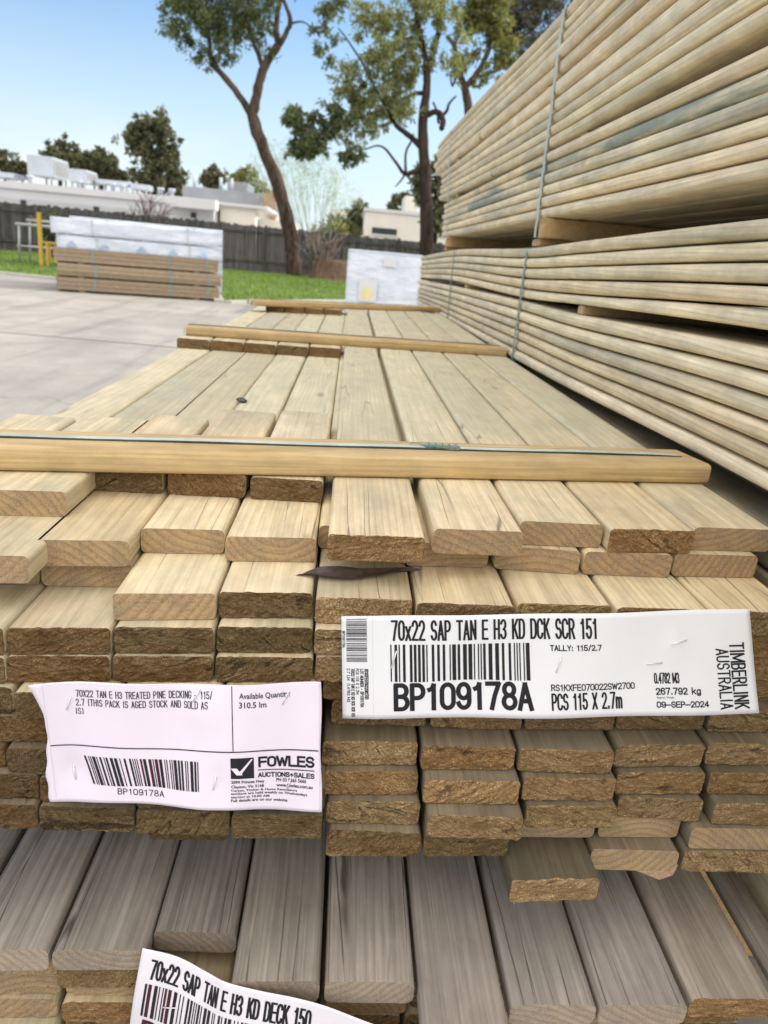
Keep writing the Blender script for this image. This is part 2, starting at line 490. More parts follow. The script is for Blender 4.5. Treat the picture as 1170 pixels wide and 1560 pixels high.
def board(name, x0, x1, z0, z1, yl, yr, yb, mats, rough=0., r=.0045, tone=1., bow=0., rnd=RND, origin_y=None, splinter=0, chip=None, stone=None):
    """one sawn board lying along Y; its front end may be skewed (yl, yr) and torn (rough)"""
    cx, cz = (x0 + x1) / 2, (z0 + z1) / 2
    oy = min(yl, yr)
    hw, hz = (x1 - x0) / 2, (z1 - z0) / 2
    rr = min(r, hz * .8)
    P = profile(-hw, hw, -hz, hz, rr, 3, 18 if rough else 6, 6 if rough else 2)
    n = len(P)
    sd_ = rnd.random() * 100

    def yf(x):
        return (yl + (yr - yl) * (x + hw) / (2 * hw)) - oy

    def jit(x, z, s, q=0.):
        return mnoise.noise(Vector((x * s + sd_, z * s + q, sd_ * .7)))
    V, F, S, Mi = [], [], [], []
    # outline ring of the end, slightly ragged when rough
    ring = []
    for (x, z) in P:
        y = yf(x)
        if rough:
            y += rough * (.0012 * jit(x, z, 260) + .0010 * jit(x, z, 90, 5))
            k = 1 + rough * .010 * jit(x, z, 420, 9)
            x, z = x * k, z * (1 + rough * .035 * jit(x, z, 300, 3)) + rough * .0004 * jit(x, z, 700, 2)
        if chip and abs(x - chip[0]) < chip[2] and (z - chip[1]) * chip[3] > 0:
            t = 1 - abs(x - chip[0]) / chip[2]
            z -= chip[4] * t * chip[3]
            y += .004 * t
        ring.append((x, y, z))
    V += ring                                        # side ring at the front
    secs = [.006, .03] if rough else [.004]
    L = yb - oy
    secs += [L * .25, L * .5, L * .75, L]
    for si, s in enumerate(secs):
        last = si == len(secs) - 1
        for (x, z) in P:
            y0 = yf(x)
            t = s / L
            y = y0 * (1 - t) + s if s < .2 else s
            V.append((x, y, z + bow * math.sin(math.pi * min(1, t)) * (0 if s < .05 else 1)))
    ns = len(secs) + 1
    for i in range(ns - 1):
        for k in range(n):
            k2 = (k + 1) % n
            F.append((i * n + k, (i + 1) * n + k, (i + 1) * n + k2, i * n + k2))
            S.append(True)
            Mi.append(0)
    bk = len(V)
    V += [V[(ns - 1) * n + k] for k in range(n)]
    F.append(tuple(bk + k for k in range(n - 1, -1, -1)))
    S.append(False)
    Mi.append(1)
    # front cap: rings shrinking towards the centre line
    base = len(V)
    V += ring
    facs = [.93, .8, .6, .35] if rough else [.9]
    for f in facs:
        for (x, z) in P:
            xx = x - (hz * (1 - f)) * (x / hw) if abs(x) < hw else x
            xx = x * (hw - hz * (1 - f)) / hw
            zz = z * f
            y = yf(xx)
            if rough:
                y += rough * (.0016 * jit(xx, zz, 330) + .0012 * jit(xx, zz, 110, 5)) - rough * .0004
            V.append((xx, y, zz))
    nr = len(facs) + 1
    for i in range(nr - 1):
        for k in range(n):
            k2 = (k + 1) % n
            F.append((base + i * n + k, base + i * n + k2, base + (i + 1) * n + k2, base + (i + 1) * n + k))
            S.append(False)
            Mi.append(1)
    # close the middle by pairing lower and upper points
    il = base + (nr - 1) * n
    F.append(tuple(il + k for k in range(n)))
    S.append(False)
    Mi.append(1)
    # loose fibres standing off the torn end
    for k in range(splinter):
        ed = rnd.random()
        x = rnd.uniform(-hw, hw) * .98
        z = -hz + rnd.random() * .004 if ed < .6 else rnd.uniform(-hz, hz)
        y = yf(x)
        ln = rnd.uniform(.002, .0055) * (1.0 if k else 1.6)
        dx, dz = rnd.uniform(-.5, .5) * ln, rnd.uniform(-.7, .25) * ln
        wd = rnd.uniform(.00025, .0006)
        b0 = len(V)
        V += [(x - wd, y + .001, z), (x + wd, y + .001, z), (x + wd * .7, y + .001, z + wd), (x + dx, y - ln * .8, z + dz)]
        for f in ((0, 1, 3), (1, 2, 3), (2, 0, 3)):
            F.append(tuple(b0 + i for i in f))
            S.append(False)
            Mi.append(1)
    o = link(name, V, F, mats, None, S, Mi, (cx, oy, cz + H))
    o.color = (tone, rnd.random(), rnd.choice((rnd.uniform(0, .34), rnd.uniform(.66, 1.))), tone if stone is None else stone)
    return o


ORD = ['', 'first', 'second', 'third', 'fourth', 'fifth', 'sixth', 'seventh', 'eighth', 'ninth', 'tenth', 'eleventh', 'twelfth', 'thirteenth']


def ctext(c):
    return '%s from the right' % ORD[11 - c] if c >= 6 else '%s from the left' % ORD[c - 1] if c > 1 else 'outermost left'


# default column edges of the upper pack (mm)
COLS = [None, (-368, -299), (-296, -227), (-225, -156), (-154, -84), (-82, -12), (-9, 63), (66, 140), (144, 222), (226, 304), (308, 386)]
LOWC = [None, (-346, -275), (-272, -203), (-201, -133), (-131, -63), (-61, 7), (10, 82), (85, 160), (163, 240), (245, 319), (325, 401)]
MIDC = [None, (-366, -297), (-294, -227), (-224, -155), (-154, -83), (-81, -11), (-8, 68), (70, 146), (149, 226), (229, 308), (312, 390)]
# front ends read off the photograph: (layer, column): x0, x1, y left, y right (mm)
FR = {
    (1, 6): (-4, 71, 530, 537), (1, 7): (80, 155, 559, 565), (1, 8): (158, 232, 593, 597), (1, 9): (235, 314, 588, 598), (1, 10): (318, 396, 608, 616),
    (2, 1): (-368, -300, 520, 525), (2, 2): (-297, -216, 496, 504), (2, 3): (-227, -157, 535, 545), (2, 4): (-156, -90, 574, 582), (2, 5): (-87, -14, 568, 577),
    (2, 6): (-13, 58, 609, 611), (2, 7): (62, 134, 581, 590), (2, 8): (139, 213, 588, 587), (2, 9): (217, 297, 588, 593), (2, 10): (301, 381, 597, 605),
    (3, 1): (-368, -300, 545, 545), (3, 2): (-296, -228, 542, 548), (3, 3): (-226, -158, 547, 554), (3, 4): (-156, -84, 497, 507), (3, 5): (-82, -13, 510, 518),
    (3, 6): (-10, 64, 511, 517), (3, 7): (67, 143, 513, 517), (3, 8): (147, 224, 522, 528), (3, 9): (228, 305, 526, 532), (3, 10): (308, 386, 531, 536),
    (4, 1): (-368, -299, 470, 472), (4, 2): (-296, -226, 471, 477), (4, 3): (-224, -155, 478, 486), (4, 4): (-153, -83, 488, 495), (4, 5): (-81, -11, 497, 504), (4, 6): (-9, 64, 502, 506),
    (5, 2): (-296, -226, 470, 475), (5, 3): (-225, -156, 477, 485), (5, 4): (-154, -83, 485, 492), (5, 5): (-81, -9, 492, 498), (5, 6): (-7, 66, 500, 505),
    (6, 2): (-292, -221, 467, 472), (6, 3): (-217, -147, 466, 471), (6, 4): (-145, -75, 474, 478), (6, 5): (-73, -3, 480, 484), (6, 6): (0, 72, 510, 512),
    (7, 2): (-300, -236, 477, 478), (7, 3): (-232, -162, 468, 472), (7, 9): (245, 322, 522, 527), (7, 10): (325, 400, 525, 529), (7, 8): (166, 242, 515, 520), (7, 7): (88, 163, 512, 514), (7, 6): (8, 84, 510, 512),
    (8, 6): (3, 77, 487, 492), (8, 7): (80, 155, 487, 491), (8, 8): (158, 235, 490, 492), (8, 9): (240, 317, 501, 507), (8, 10): (321, 397, 510, 513),
    (9, 6): (5, 79, 480, 484), (9, 7): (83, 159, 475, 478), (9, 8): (163, 239, 483, 487), (9, 9): (243, 319, 495, 500), (9, 10): (324, 401, 501, 504),
    (10, 6): (9, 82, 474, 476), (10, 7): (87, 162, 463, 464), (10, 8): (167, 242, 478, 481), (10, 9): (248, 319, 494, 493), (10, 10): (328, 404, 491, 492),
    (10, 2): (-267, -203, 454, 456), (10, 3): (-201, -133, 455, 456), (10, 4): (-131, -63, 455, 457), (10, 5): (-61, 6, 454, 457),
    (11, 6): (12, 84, 468, 467), (11, 7): (87, 155, 466, 470), (11, 8): (166, 233, 491, 494), (11, 9): (237, 307, 495, 498), (11, 10): (311, 388, 486, 488),
    (11, 4): (-127, -67, 473, 475), (11, 5): (-63, 5, 497, 497), (11, 3): (-198, -132, 499, 499), (11, 2): (-266, -202, 499, 499),
    (12, 6): (11, 80, 486, 489), (12, 7): (84, 150, 497, 497), (12, 8): (155, 226, 446, 451), (12, 9): (229, 304, 482, 483), (12, 10): (309, 390, 484, 486),
    (12, 2): (-266, -200, 520, 520), (12, 3): (-198, -130, 522, 522), (12, 4): (-127, -60, 515, 515), (12, 5): (-57, 8, 520, 520),
}
ROUGH_UP = {(1, 6), (1, 9)}
PACK_END = 3.30
G1 = 'decking boards strapped in the upper pack'
rb = random.Random(21)
for L in range(1, 13):
    for c in range(1, 11):
        if L == 1 and c < 6:
            continue
        if (L, c) in FR:
            x0, x1, yl, yr = FR[(L, c)]
        else:
            cc = COLS if L <= 5 else MIDC if L <= 8 else LOWC
            x0, x1 = cc[c]
            t = (L - 4) / 6.
            yl = 490 - 32 * max(0, t) + (c - 5) * 4 + rb.uniform(-5, 5)
            if c == 1:
                yl = 480 - 3 * L + rb.uniform(-6, 6)
            if 4 <= L <= 7 and c >= 7:
                yl = 521 + (c - 7) * 5 + rb.uniform(-3, 4)
            if 7 <= L <= 9 and c <= 5:
                yl = 468 + rb.uniform(-3, 4) - (L - 7) * 5
            yr = yl + rb.uniform(0, 6)
        zt = -.200 - .022 * (L - 1)
        rough = 1. if (L >= 3 and (L, c) not in ((3, 1), (3, 2), (3, 3), (12, 9), (11, 8), (11, 9), (11, 10))) or (L, c) in ROUGH_UP else 0.
        if (L, c) == (3, 4):
            rough = .25
        left = c <= 5
        tone = rb.uniform(.9, 1.08)
        if (L, c) == (3, 4):
            endt, tone = M['smooth'], 1.05
        elif rough and L >= 3:
            endt = M['rough']
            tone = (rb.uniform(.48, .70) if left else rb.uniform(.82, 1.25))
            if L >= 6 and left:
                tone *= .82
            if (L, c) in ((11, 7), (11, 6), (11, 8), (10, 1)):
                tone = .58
        elif rough:
            endt, tone = M['rough'], rb.uniform(.85, 1.05)
        else:
            endt = M['smooth']
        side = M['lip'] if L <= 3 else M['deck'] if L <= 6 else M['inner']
        nm = 'decking_board'
        desc = ('rough brown-ended' if rough else 'clean sawn-ended')
        if L == 1:
            lab = {6: 'top layer board with ragged end, leftmost of the five, above the dead leaf',
                   7: 'smooth-ended top layer board just right of the open gap',
                   8: 'top layer board third from the left, finely speckled clean end',
                   9: 'top layer board with coarse torn end, second from the right',
                   10: 'top layer board at far right with pink and orange end'}[c]
        elif L == 2 and c <= 5:
            lab = {1: 'outermost left board of the open deck, its front end out of view',
                   2: 'shaded board under the overhanging chipped block at the far left',
                   3: 'long-protruding smooth-ended board second in the second row, left side',
                   4: 'second-row board with grey sawn end between two smooth neighbours at left',
                   5: 'second-row board whose end sits just left of the ragged top board'}[c]
        elif L == 3 and c == 4:
            lab = 'third-row board with clean split reddish end, above the lilac auction tag'
        elif L == 12 and c == 8:
            lab = 'lowest-row board jutting out over the grey boards with frayed end'
        else:
            lab = '%s decking board, %s row from top, %s in the upper pack' % (desc, ORD[L], ctext(c))
        o = board(nm, x0 / 1000, x1 / 1000, zt - .0215, zt - .0001, yl / 1000, yr / 1000, PACK_END + rb.uniform(-.02, .02), [side, endt],
                  rough, .0045 if not rough else .0034, tone, rnd=rb, stone=.62 if (L, c) == (12, 8) else rb.uniform(.82, 1.06), splinter=(rb.randint(4, 10) if rough and L > 3 else (14 if (L, c) == (1, 6) else 0)) + (22 if (L, c) == (12, 8) else 0))
        tag(o, lab, 'decking board', G1)
        if (L, c) in FR or c > 1:
            pass

# short filler blocks under the crossbars
G2 = 'short filler blocks under the crossbars'
BL = [  # crossbar, [(x0,x1,yl,yr,yb,rough)]
    (1, [(-368, -301, 560, 565, 850, 0), (-297, -219, 578, 588, 866, 0), (-229, -160, 660, 664, 900, .8), (-155, -85, 664, 668, 962, .8), (-80, -13, 667, 670, 985, .8)]),
    (2, [(-371, -302, 1684, 1688, 1950, .5), (-299, -229, 1690, 1694, 1940, .5), (-227, -157, 1697, 1700, 1960, .5), (-155, -86, 1705, 1710, 1955, .5), (-83, -13, 1722, 1728, 1965, .5)]),
    (3, [(-310, -246, 2900, 2910, 3180, .4), (-243, -172, 2925, 2935, 3190, .4), (-168, -100, 2960, 2970, 3200, .4), (-97, -28, 3000, 3010, 3210, .4)])]
where = {1: 'under the nearest crossbar', 2: 'under the middle crossbar', 3: 'under the farthest crossbar'}
for bi, lst in BL:
    for k, (x0, x1, yl, yr, yb, rg) in enumerate(lst):
        lab = '%s short board offcut %s, %s from the left' % ('dark rough-ended' if rg else 'smooth pale', where[bi], ORD[k + 1])
        if bi == 1 and k == 1:
            lab = 'protruding board offcut with chipped split end, far left under the nearest crossbar'
        if bi == 1 and k == 0:
            lab = 'short board offcut out of view left under the nearest crossbar'
        elif bi == 1:
            lab = 'dark rough-ended board offcut in shade under the nearest crossbar, %s in view from left' % ORD[k]
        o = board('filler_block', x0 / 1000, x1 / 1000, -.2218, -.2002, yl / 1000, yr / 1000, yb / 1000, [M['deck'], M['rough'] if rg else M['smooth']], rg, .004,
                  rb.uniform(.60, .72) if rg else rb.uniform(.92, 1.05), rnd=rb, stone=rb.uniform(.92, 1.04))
        tag(o, lab, 'timber offcut', G2)


# crossbars: decking boards laid across the pack
def crossbar(p0, p1, wid, label, tone):
    a, b_ = Vector((p0[0], p0[1], 0)), Vector((p1[0], p1[1], 0))
    d = b_ - a
    ln = d.length
    o = board('crossbar', 0, wid, 0, .0215, 0, 0, ln, [M['stick'], M['stick']], 0., .0055, tone, rnd=rb)
    # local x (0..wid) points back across the bar, local y runs along it
    ang = math.atan2(d.y, d.x)
    o.rotation_euler = (0, 0, ang - math.pi / 2)
    mid = a + Vector((-math.sin(ang), math.cos(ang), 0)) * wid / 2
    o.location = (mid.x, mid.y, H - .200 + .0109)
    return tag(o, label, 'timber crossbar', 'crossbars laid over the upper pack')


bars = [((-.372, .612), (.399, .757), .072), ((-.362, 1.735), (.392, 1.84), .07), ((-.338, 2.83), (.412, 3.40), .07)]
crossbar(*bars[0], 'nearest honey-coloured crossbar with pale strap along its top', 1.)
crossbar(*bars[1], 'middle crossbar lying across the deck boards halfway back', .95)
crossbar(*bars[2], 'farthest crossbar at the back end of the deck', .95)


def band(mb, pts, width, wdir, thick, mi=0):
    """flat strap along pts; wdir gives the width direction"""
    wv = Vector(wdir).normalized() * width / 2
    pts = [Vector(p) for p in pts]
    vs, fs = [], []
    for i, p in enumerate(pts):
        d = (pts[min(i + 1, len(pts) - 1)] - pts[max(0, i - 1)]).normalized()
        nn = d.cross(wv).normalized() * thick
        vs += [p - wv, p + wv, p + wv + nn, p - wv + nn]
    for i in range(len(pts) - 1):
        for k in range(4):
            k2 = (k + 1) % 4
            fs.append((i * 4 + k, i * 4 + k2, i * 4 + 4 + k2, i * 4 + 4 + k))
    fs += [(3, 2, 1, 0), tuple(len(pts) * 4 - 4 + k for k in range(4))]
    mb.add(vs, fs, False, mi)


def pack_strap(bar, t, wid, mats, label, knot=None):
    (ax, ay), (bx, by), bw = bar
    d = Vector((bx - ax, by - ay, 0)).normalized()
    nrm = Vector((-d.y, d.x, 0))
    o0 = Vector((ax, ay, 0)) + nrm * bw * t
    ztop = H - .200 + .0222
    e = bx - ax
    def P(s, z, dy=0.):
        p = o0 + d * s
        return Vector((p.x, p.y + dy, z))
    S = [i * e / 24 for i in range(25)]
    root = empty('pack_strap', label, 'strap', P(e / 2, ztop), group='straps round the upper pack')
    mb = MB()
    rel = P(e / 2, ztop)
    pts = [P(-.006, H - .46), P(-.006, ztop - .01), P(.004, ztop)] + [P(s, ztop + .0003 * math.sin(s * 31)) for s in S[1:-1]] + [P(e - .002, ztop - .001), P(e + .004, ztop - .012), P(e + .005, H - .46)]
    band(mb, pts, wid, nrm, .0006)
    mb.build('band', mats[0], root, rel=None, loc=-rel)
    m2 = MB()
    edge = [p + nrm * (-wid * .56) + Vector((0, 0, .0006)) for p in pts[2:-2]]
    band(m2, edge, wid * .13, nrm, .0007)
    m2.build('edge_wire', mats[1], root, loc=-rel)
    if knot:
        m3 = MB()
        kp = P(knot, ztop + .002) - nrm * wid * .3
        m3.box(kp.x - .016, kp.x + .020, kp.y - .003, kp.y + .004, kp.z - .002, kp.z + .002, 0, .0008)
        for k in range(5):
            q = kp + Vector((-.014 + k * .007, 0, .002))
            m3.tube([q + Vector((0, -.0045, -.0015)), q + Vector((.001, 0, .0018)), q + Vector((.002, .0045, -.001))], .0009, 6)
        m3.tube([kp + Vector((-.016, .001, 0)), kp + Vector((-.025, .004, .002)), kp + Vector((-.031, .003, .001))], .0008, 6)
        m3.build('seal_knot', M['strapg'], root, loc=-rel)
    return root


pack_strap(bars[0], .56, .0125, (M['strapw'], M['strapd']), 'pale plastic strap with green seal along the nearest crossbar', .49)
pack_strap(bars[1], .55, .009, (M['strapw'], M['strapd']), 'thin pale strap over the middle crossbar')
pack_strap(bars[2], .5, .009, (M['strapw'], M['strapd']), 'thin pale strap over the farthest crossbar')

# ------------------------------------------------------------------ grey lower pack
G3 = 'grey decking boards in the lower pack'
GZ = -.530
GR = [(-346, -274, 440, 440), (-268, -200, 446, 449), (-197, -125, 449, 452), (-127 + 3, -57, 470, 469), (-55, 13, 426, 428), (17, 87, 428, 429), (90, 156, 390, 392), (160, 228, 413, 415), (231, 302, 415, 417), (307, 377, 423, 424)]
gl = ['outermost left grey board, out of view', 'leftmost grey weathered board with a tan sapwood patch at its end', 'heavily cracked grey board, second from the left in the lower pack',
      'short recessed dark grey board with a split top, left of the lilac tag', 'broad smooth grey board just right of the loose paper tag', 'grey board with clean rounded end in the middle, second right of the loose tag',
      'grey board running out of the bottom edge of the photo', 'streaky grey board below the jutting frayed board', 'grey cracked board second from the right in the lower pack', 'rightmost grey board with torn tan end beside the dark gap']
rg = random.Random(5)
for i, (x0, x1, yl, yr) in enumerate(GR):
    o = board('grey_board', x0 / 1000, x1 / 1000, GZ - .0218, GZ + rg.uniform(-.001, .0005), yl / 1000, yr / 1000, 3.1, [M['grey'], M['greyend'] if i != 9 else M['rough']],
              .5 if i == 9 else .12, .006, rg.uniform(.88, 1.12) if i != 3 else .74, rnd=rg)
    tag(o, gl[i], 'decking board', G3)
for L in range(1, 13):
    for i, (x0, x1, yl, yr) in enumerate(GR):
        zt = GZ - .0222 * L
        dx = rg.uniform(-3, 3)
        y = 455 + rg.uniform(-6, 14)
        if L == 1 and i == 2:
            y = 452
        if L == 1 and i in (1,):
            y = 462
        if L == 1 and i in (3, 4):
            y = 500
        o = board('tan_board', (x0 + 1 + dx) / 1000, (x1 - 1 + dx) / 1000, zt - .0218, zt, y / 1000, y / 1000 + .002, 3.1, [M['deck'], M['rough'] if rg.random() < .6 else M['smooth']], .6 if L < 4 else 0, .005, rg.uniform(.75, .95), rnd=rg)
        if L <= 3:
            tag(o, 'tan board end, %s row down in the lower pack, %s' % (ORD[L + 1], '%s from the left' % ORD[i] if 0 < i < 6 else '%s from the right' % ORD[10 - i] if i else 'outermost left'), 'decking board', 'tan board ends below the grey boards')
        else:
            tag(o, 'tan board deep in the lower pack, below the frame of the photo', 'decking board', 'tan boards deep in the lower pack')
mb = MB()


def bearer(name, x0, x1, y0, y1, z0, z1, label, group, mat=None, tone=1.):
    c = Vector(((x0 + x1) / 2, (y0 + y1) / 2, (z0 + z1) / 2))
    m = MB().box(x0 - c.x, x1 - c.x, y0 - c.y, y1 - c.y, z0 - c.z, z1 - c.z, 0, .002)
    o = m.build(name, mat or M['tannage'], loc=(c.x, c.y, c.z + H))
    o.color = (tone, .3, .1, tone)
    return tag(o, label, 'timber bearer', group)


for k, y in enumerate((.9, 1.75, 2.7)):
    bearer('bearer', -.36, .40, y, y + .07, -.529, -.465, 'timber bearer hidden between the upper and lower pack', 'bearers between the packs')
    bearer('bearer', -.36, .40, y, y + .09, -H, -.8185, 'timber bearer hidden on the ground under the lower pack', 'bearers under the lower pack')

# ------------------------------------------------------------------ small loose things
vs, fs = [], []
cl = [(-.037, .551, -.2448), (-.026, .553, -.2428), (-.013, .553, -.2405), (.002, .551, -.2396), (.020, .553, -.2395), (.045, .560, -.2396), (.062, .569, -.2402), (.072, .574, -.2425)]
wl = [.0006, .004, .008, .011, .011, .008, .003, .0005]
NW = 6
for i, (p, wd) in enumerate(zip(cl, wl)):
    for k in range(NW + 1):
        t = k / NW * 2 - 1
        vs.append((p[0] + .004 * t, p[1] + wd * t, p[2] - .0026 + .0022 * abs(t) * (1 - .3 * math.sin(i * 2.1)) + .001 * math.sin(i * 1.7 + t * 3)))
for i in range(len(cl) - 1):
    for k in range(NW):
        a = i * (NW + 1) + k
        fs.append((a, a + 1, a + NW + 2, a + NW + 1))
c0 = Vector((.03, .57, -.24))
o = link('dead_leaf', [Vector(v) - c0 for v in vs], fs, M['leaf'], None, True, None, c0 + Vector((0, 0, H)))
tag(o, 'curled dark purple dead leaf caught between boards under the top layer', 'leaf')
bm = bmesh.new()
bmesh.ops.create_icosphere(bm, subdivisions=3, radius=.0062)
for v in bm.verts:
    k = 1 + .35 * mnoise.noise(v.co * 160)
    v.co = Vector((v.co.x * 1.35 * k, v.co.y * .95 * k, v.co.z * .6 * k))
me = bpy.data.meshes.new('pebble')
bm.to_mesh(me)
bm.free()
me.materials.append(M['pebble'])
o = bpy.data.objects.new('pebble', me)
COL.objects.link(o)
o.location = (-.152, 1.125, H - .2182)
tag(o, 'small dark stone lying on the left deck boards', 'pebble')
o = link('wood_offcut', [(-.028, 0, .0125), (.024, 0, .0125), (.023, .002, -.001), (.013, .003, -.0075), (-.028, .002, .009), (-.026, .07, .0125), (.026, .07, .0125), (.024, .07, -.001), (.014, .07, -.007), (-.026, .07, .009)],
         [(4, 3, 2, 1, 0), (5, 6, 7, 8, 9), (0, 1, 6, 5), (1, 2, 7, 6), (2, 3, 8, 7), (3, 4, 9, 8), (4, 0, 5, 9)], M['pinkwood'], None, False, None, (.287, .492, H - .477))
o.color = (1, .4, .2, 1)
tag(o, 'pale pink split wood wedge poking out under the upper pack', 'wood wedge')


# ------------------------------------------------------------------ right-hand stack
def interp(tab, y):
    ys = [t[0] for t in tab]
    if y <= ys[0]:
        return tab[0][1]
    for i in range(len(tab) - 1):
        if y <= ys[i + 1]:
            y0, a = tab[i]
            y1, b_ = tab[i + 1]
            t = (y - y0) / (y1 - y0)
            pm = tab[i - 1] if i > 0 else None
            pn = tab[i + 2] if i + 2 < len(tab) else None
            m0 = (b_ - pm[1]) / (y1 - pm[0]) if pm else (b_ - a) / (y1 - y0)
            m1 = (pn[1] - a) / (pn[0] - y0) if pn else (b_ - a) / (y1 - y0)
            h = y1 - y0
            return (2 * t**3 - 3 * t**2 + 1) * a + (t**3 - 2 * t**2 + t) * h * m0 + (-2 * t**3 + 3 * t**2) * b_ + (t**3 - t**2) * h * m1
    return tab[-1][1]


rs = random.Random(11)


def wavy_board(x0, wid, top, bot, y0, y1, mats, label, group, tone=1., r=.0092, tag_it=True):
    ys = []
    y = y0
    while y < y1 - .02:
        ys.append(y)
        y += .11
    ys.append(y1)
    pr = profile(0, 1, 0, 1, .01, 4, 3, 2)
    V, F, S, Mi = [], [], [], []
    ph, am = rs.uniform(0, 6), rs.uniform(.0004, .0014)
    oy, oz = y0, interp(bot, y0) / 1000.
    n = None
    for y in ys:
        zt, zb = interp(top, y) / 1000. - .0014, interp(bot, y) / 1000. + .0014
        P = profile(0, wid, zb, zt, min(r, (zt - zb) * .42), 4, 3, 2)
        n = len(P)
        dx = am * math.sin(y * 2.3 + ph)
        for (x, z) in P:
            V.append((x + dx - wid / 2, y - oy, z - oz))
    for i in range(len(ys) - 1):
        for k in range(n):
            k2 = (k + 1) % n
            F.append((i * n + k, (i + 1) * n + k, (i + 1) * n + k2, i * n + k2))
            S.append(True)
            Mi.append(0)
    for bse, rev in ((0, False), ((len(ys) - 1) * n, True)):
        b2_ = len(V)
        V += [V[bse + k] for k in range(n)]
        idx = [b2_ + k for k in range(n)]
        F.append(tuple(reversed(idx)) if rev else tuple(idx))
        S.append(False)
        Mi.append(1)
    o = link('stack_board', V, F, mats, None, S, Mi, (x0 + wid / 2, oy, oz + H))
    o.color = (tone, rs.random(), rs.choice((rs.uniform(0, .34), rs.uniform(.66, 1))), tone)
    return tag(o, label, 'decking board', group)


YS = [0., 700, 1360, 1800, 3100, 4600]


def tb(vals, ys=YS):
    vals = [vals[0]] + list(vals)
    return [(y / 1000., v) for y, v in zip(ys, vals)]


BA = [tb(v) for v in ([-48, -62, -63, -75, -96], [-71, -85, -86, -98, -121], [-94, -108, -110, -123, -146], [-116, -130, -131, -146, -170], [-137, -151, -154, -169, -193], [-158, -172, -177, -190, -214], [-177, -193, -200, -212, -236])]
BB = [tb(v) for v in ([73, 63, 55, 62, 37], [51, 41, 32, 37, 12], [31, 19, 10, 13, -12], [9, -4, -13, -10, -37], [-12, -29, -36, -35, -61], [-34, -47, -58, -57, -84])]
YU = [0., 800, 1750, 2800, 4000]
BC = [tb(v, YU) for v in ([241, 250, 258, 268], [219, 228, 236, 246], [194, 207, 214, 222], [172, 184, 190, 197], [151, 161, 166, 172], [130, 137, 141, 146], [109, 113, 116, 118])]
BD = [tb(v, YU) for v in ([392, 389, 401, 420], [366, 356, 372, 396], [334, 327, 346, 370], [308, 303, 321, 346], [284, 280, 297, 322], [261, 254, 272, 296])]
BE = [tb(v, YU) for v in ([527, 528, 562, 590], [503, 500, 532, 562], [484, 480, 508, 536], [462, 456, 480, 508], [434, 428, 450, 480], [404, 398, 412, 440])]
bundles = [('A', BA, .400, 4.65, 'lowest bundle', None), ('B', BB, .400, 4.55, 'second bundle from below', None), ('C', BC, .402, 3.72, 'blue-stained third bundle', 'blue'),
           ('D', BD, .402, 3.95, 'fourth bundle from below', None), ('E', BE, .402, 4.3, 'topmost bundle', None)]
G4 = 'boards of the tall stack on the right'
for key, tabs, X, yend, words, kind in bundles:
    nb = len(tabs) - 1
    for k in range(nb):
        mats = [M['stackblue'] if kind == 'blue' and k < 5 else M['stack'], M['smooth']]
        lab = 'board edge, %s from top in the %s, right stack' % (ORD[k + 1], words)
        wavy_board(X + rs.uniform(-.002, .003), .07, tabs[k], tabs[k + 1], .12 + rs.uniform(-.03, .03), yend + rs.uniform(-.08, .06), mats, lab, G4, rs.uniform(.88, 1.12))
        full = k in (0, nb - 1)
        for j in range(1, 12 if full else 2):
            wavy_board(X + .072 * j + rs.uniform(0, .002), .07, tabs[k], tabs[k + 1], .12 + rs.uniform(-.03, .03), yend + rs.uniform(-.08, .06), [M['stack'], M['smooth']],
                       'pale board inside the right stack, behind its outer boards', 'inner boards of the right stack', rs.uniform(.85, 1.))

# neighbouring pack under the stack, beside the upper pack
BN = [tb(v) for v in ([-206, -214, -222, -232, -250], [-228, -236, -244, -254, -272], [-250, -258, -266, -276, -294], [-272, -280, -288, -298, -316], [-294, -302, -310, -320, -338], [-316, -324, -332, -342, -360])]
for k in range(5):
    wavy_board(.409 + rs.uniform(-.002, .004) - (.004 if k == 0 else 0), .07, BN[k], BN[k + 1], .14 + rs.uniform(-.02, .04), 4.4, [M['deck'], M['smooth']],
               '%s board down in the pack squeezed beside the upper pack, under the right stack' % ('top' if k == 0 else ORD[k + 1]), 'boards of the neighbouring pack', rs.uniform(.5, .62), .005)
    if k == 0:
        for j in range(1, 12):
            wavy_board(.409 + .072 * j, .07, BN[k], BN[k + 1], .14, 4.4, [M['deck'], M['smooth']], 'pale board inside the right stack, behind its outer boards', 'inner boards of the right stack', .9, .005)
BQ = [tb(v) for v in ([-522, -522, -522, -524, -526], [-544, -544, -544, -546, -548])]
wavy_board(.383, .026, BQ[0], BQ[1], .2, 3.2, [M['grey'], M['greyend']], 'dark glossy rounded board edge deep in the gap right of the grey pack', 'boards deep right of the grey pack', .62, .010)
BQ2 = [tb(v) for v in ([-505, -505, -505, -506, -508], [-545, -545, -545, -546, -548])]
wavy_board(.416, .030, BQ2[0], BQ2[1], .2, 3.2, [M['deck'], M['smooth']], 'tan board on edge at the lower right corner beside the dark gap', 'boards deep right of the grey pack', .62, .004)
# lower layers beneath the neighbouring pack
for k in range(3):
    z = -.57 - .11 * k
    bearer('bearer', .40, 1.25, .8 + .9 * k, .89 + .9 * k, -H, -.549, 'timber bearer hidden on the ground under the right stack', 'bearers under the right stack')
    bearer('bearer', .42, 1.25, .8 + .9 * k, .89 + .9 * k, -.504, -.3605, 'timber bearer hidden under the neighbouring pack', 'bearers under the right stack')

G5 = 'spacers and bearers in the right stack'


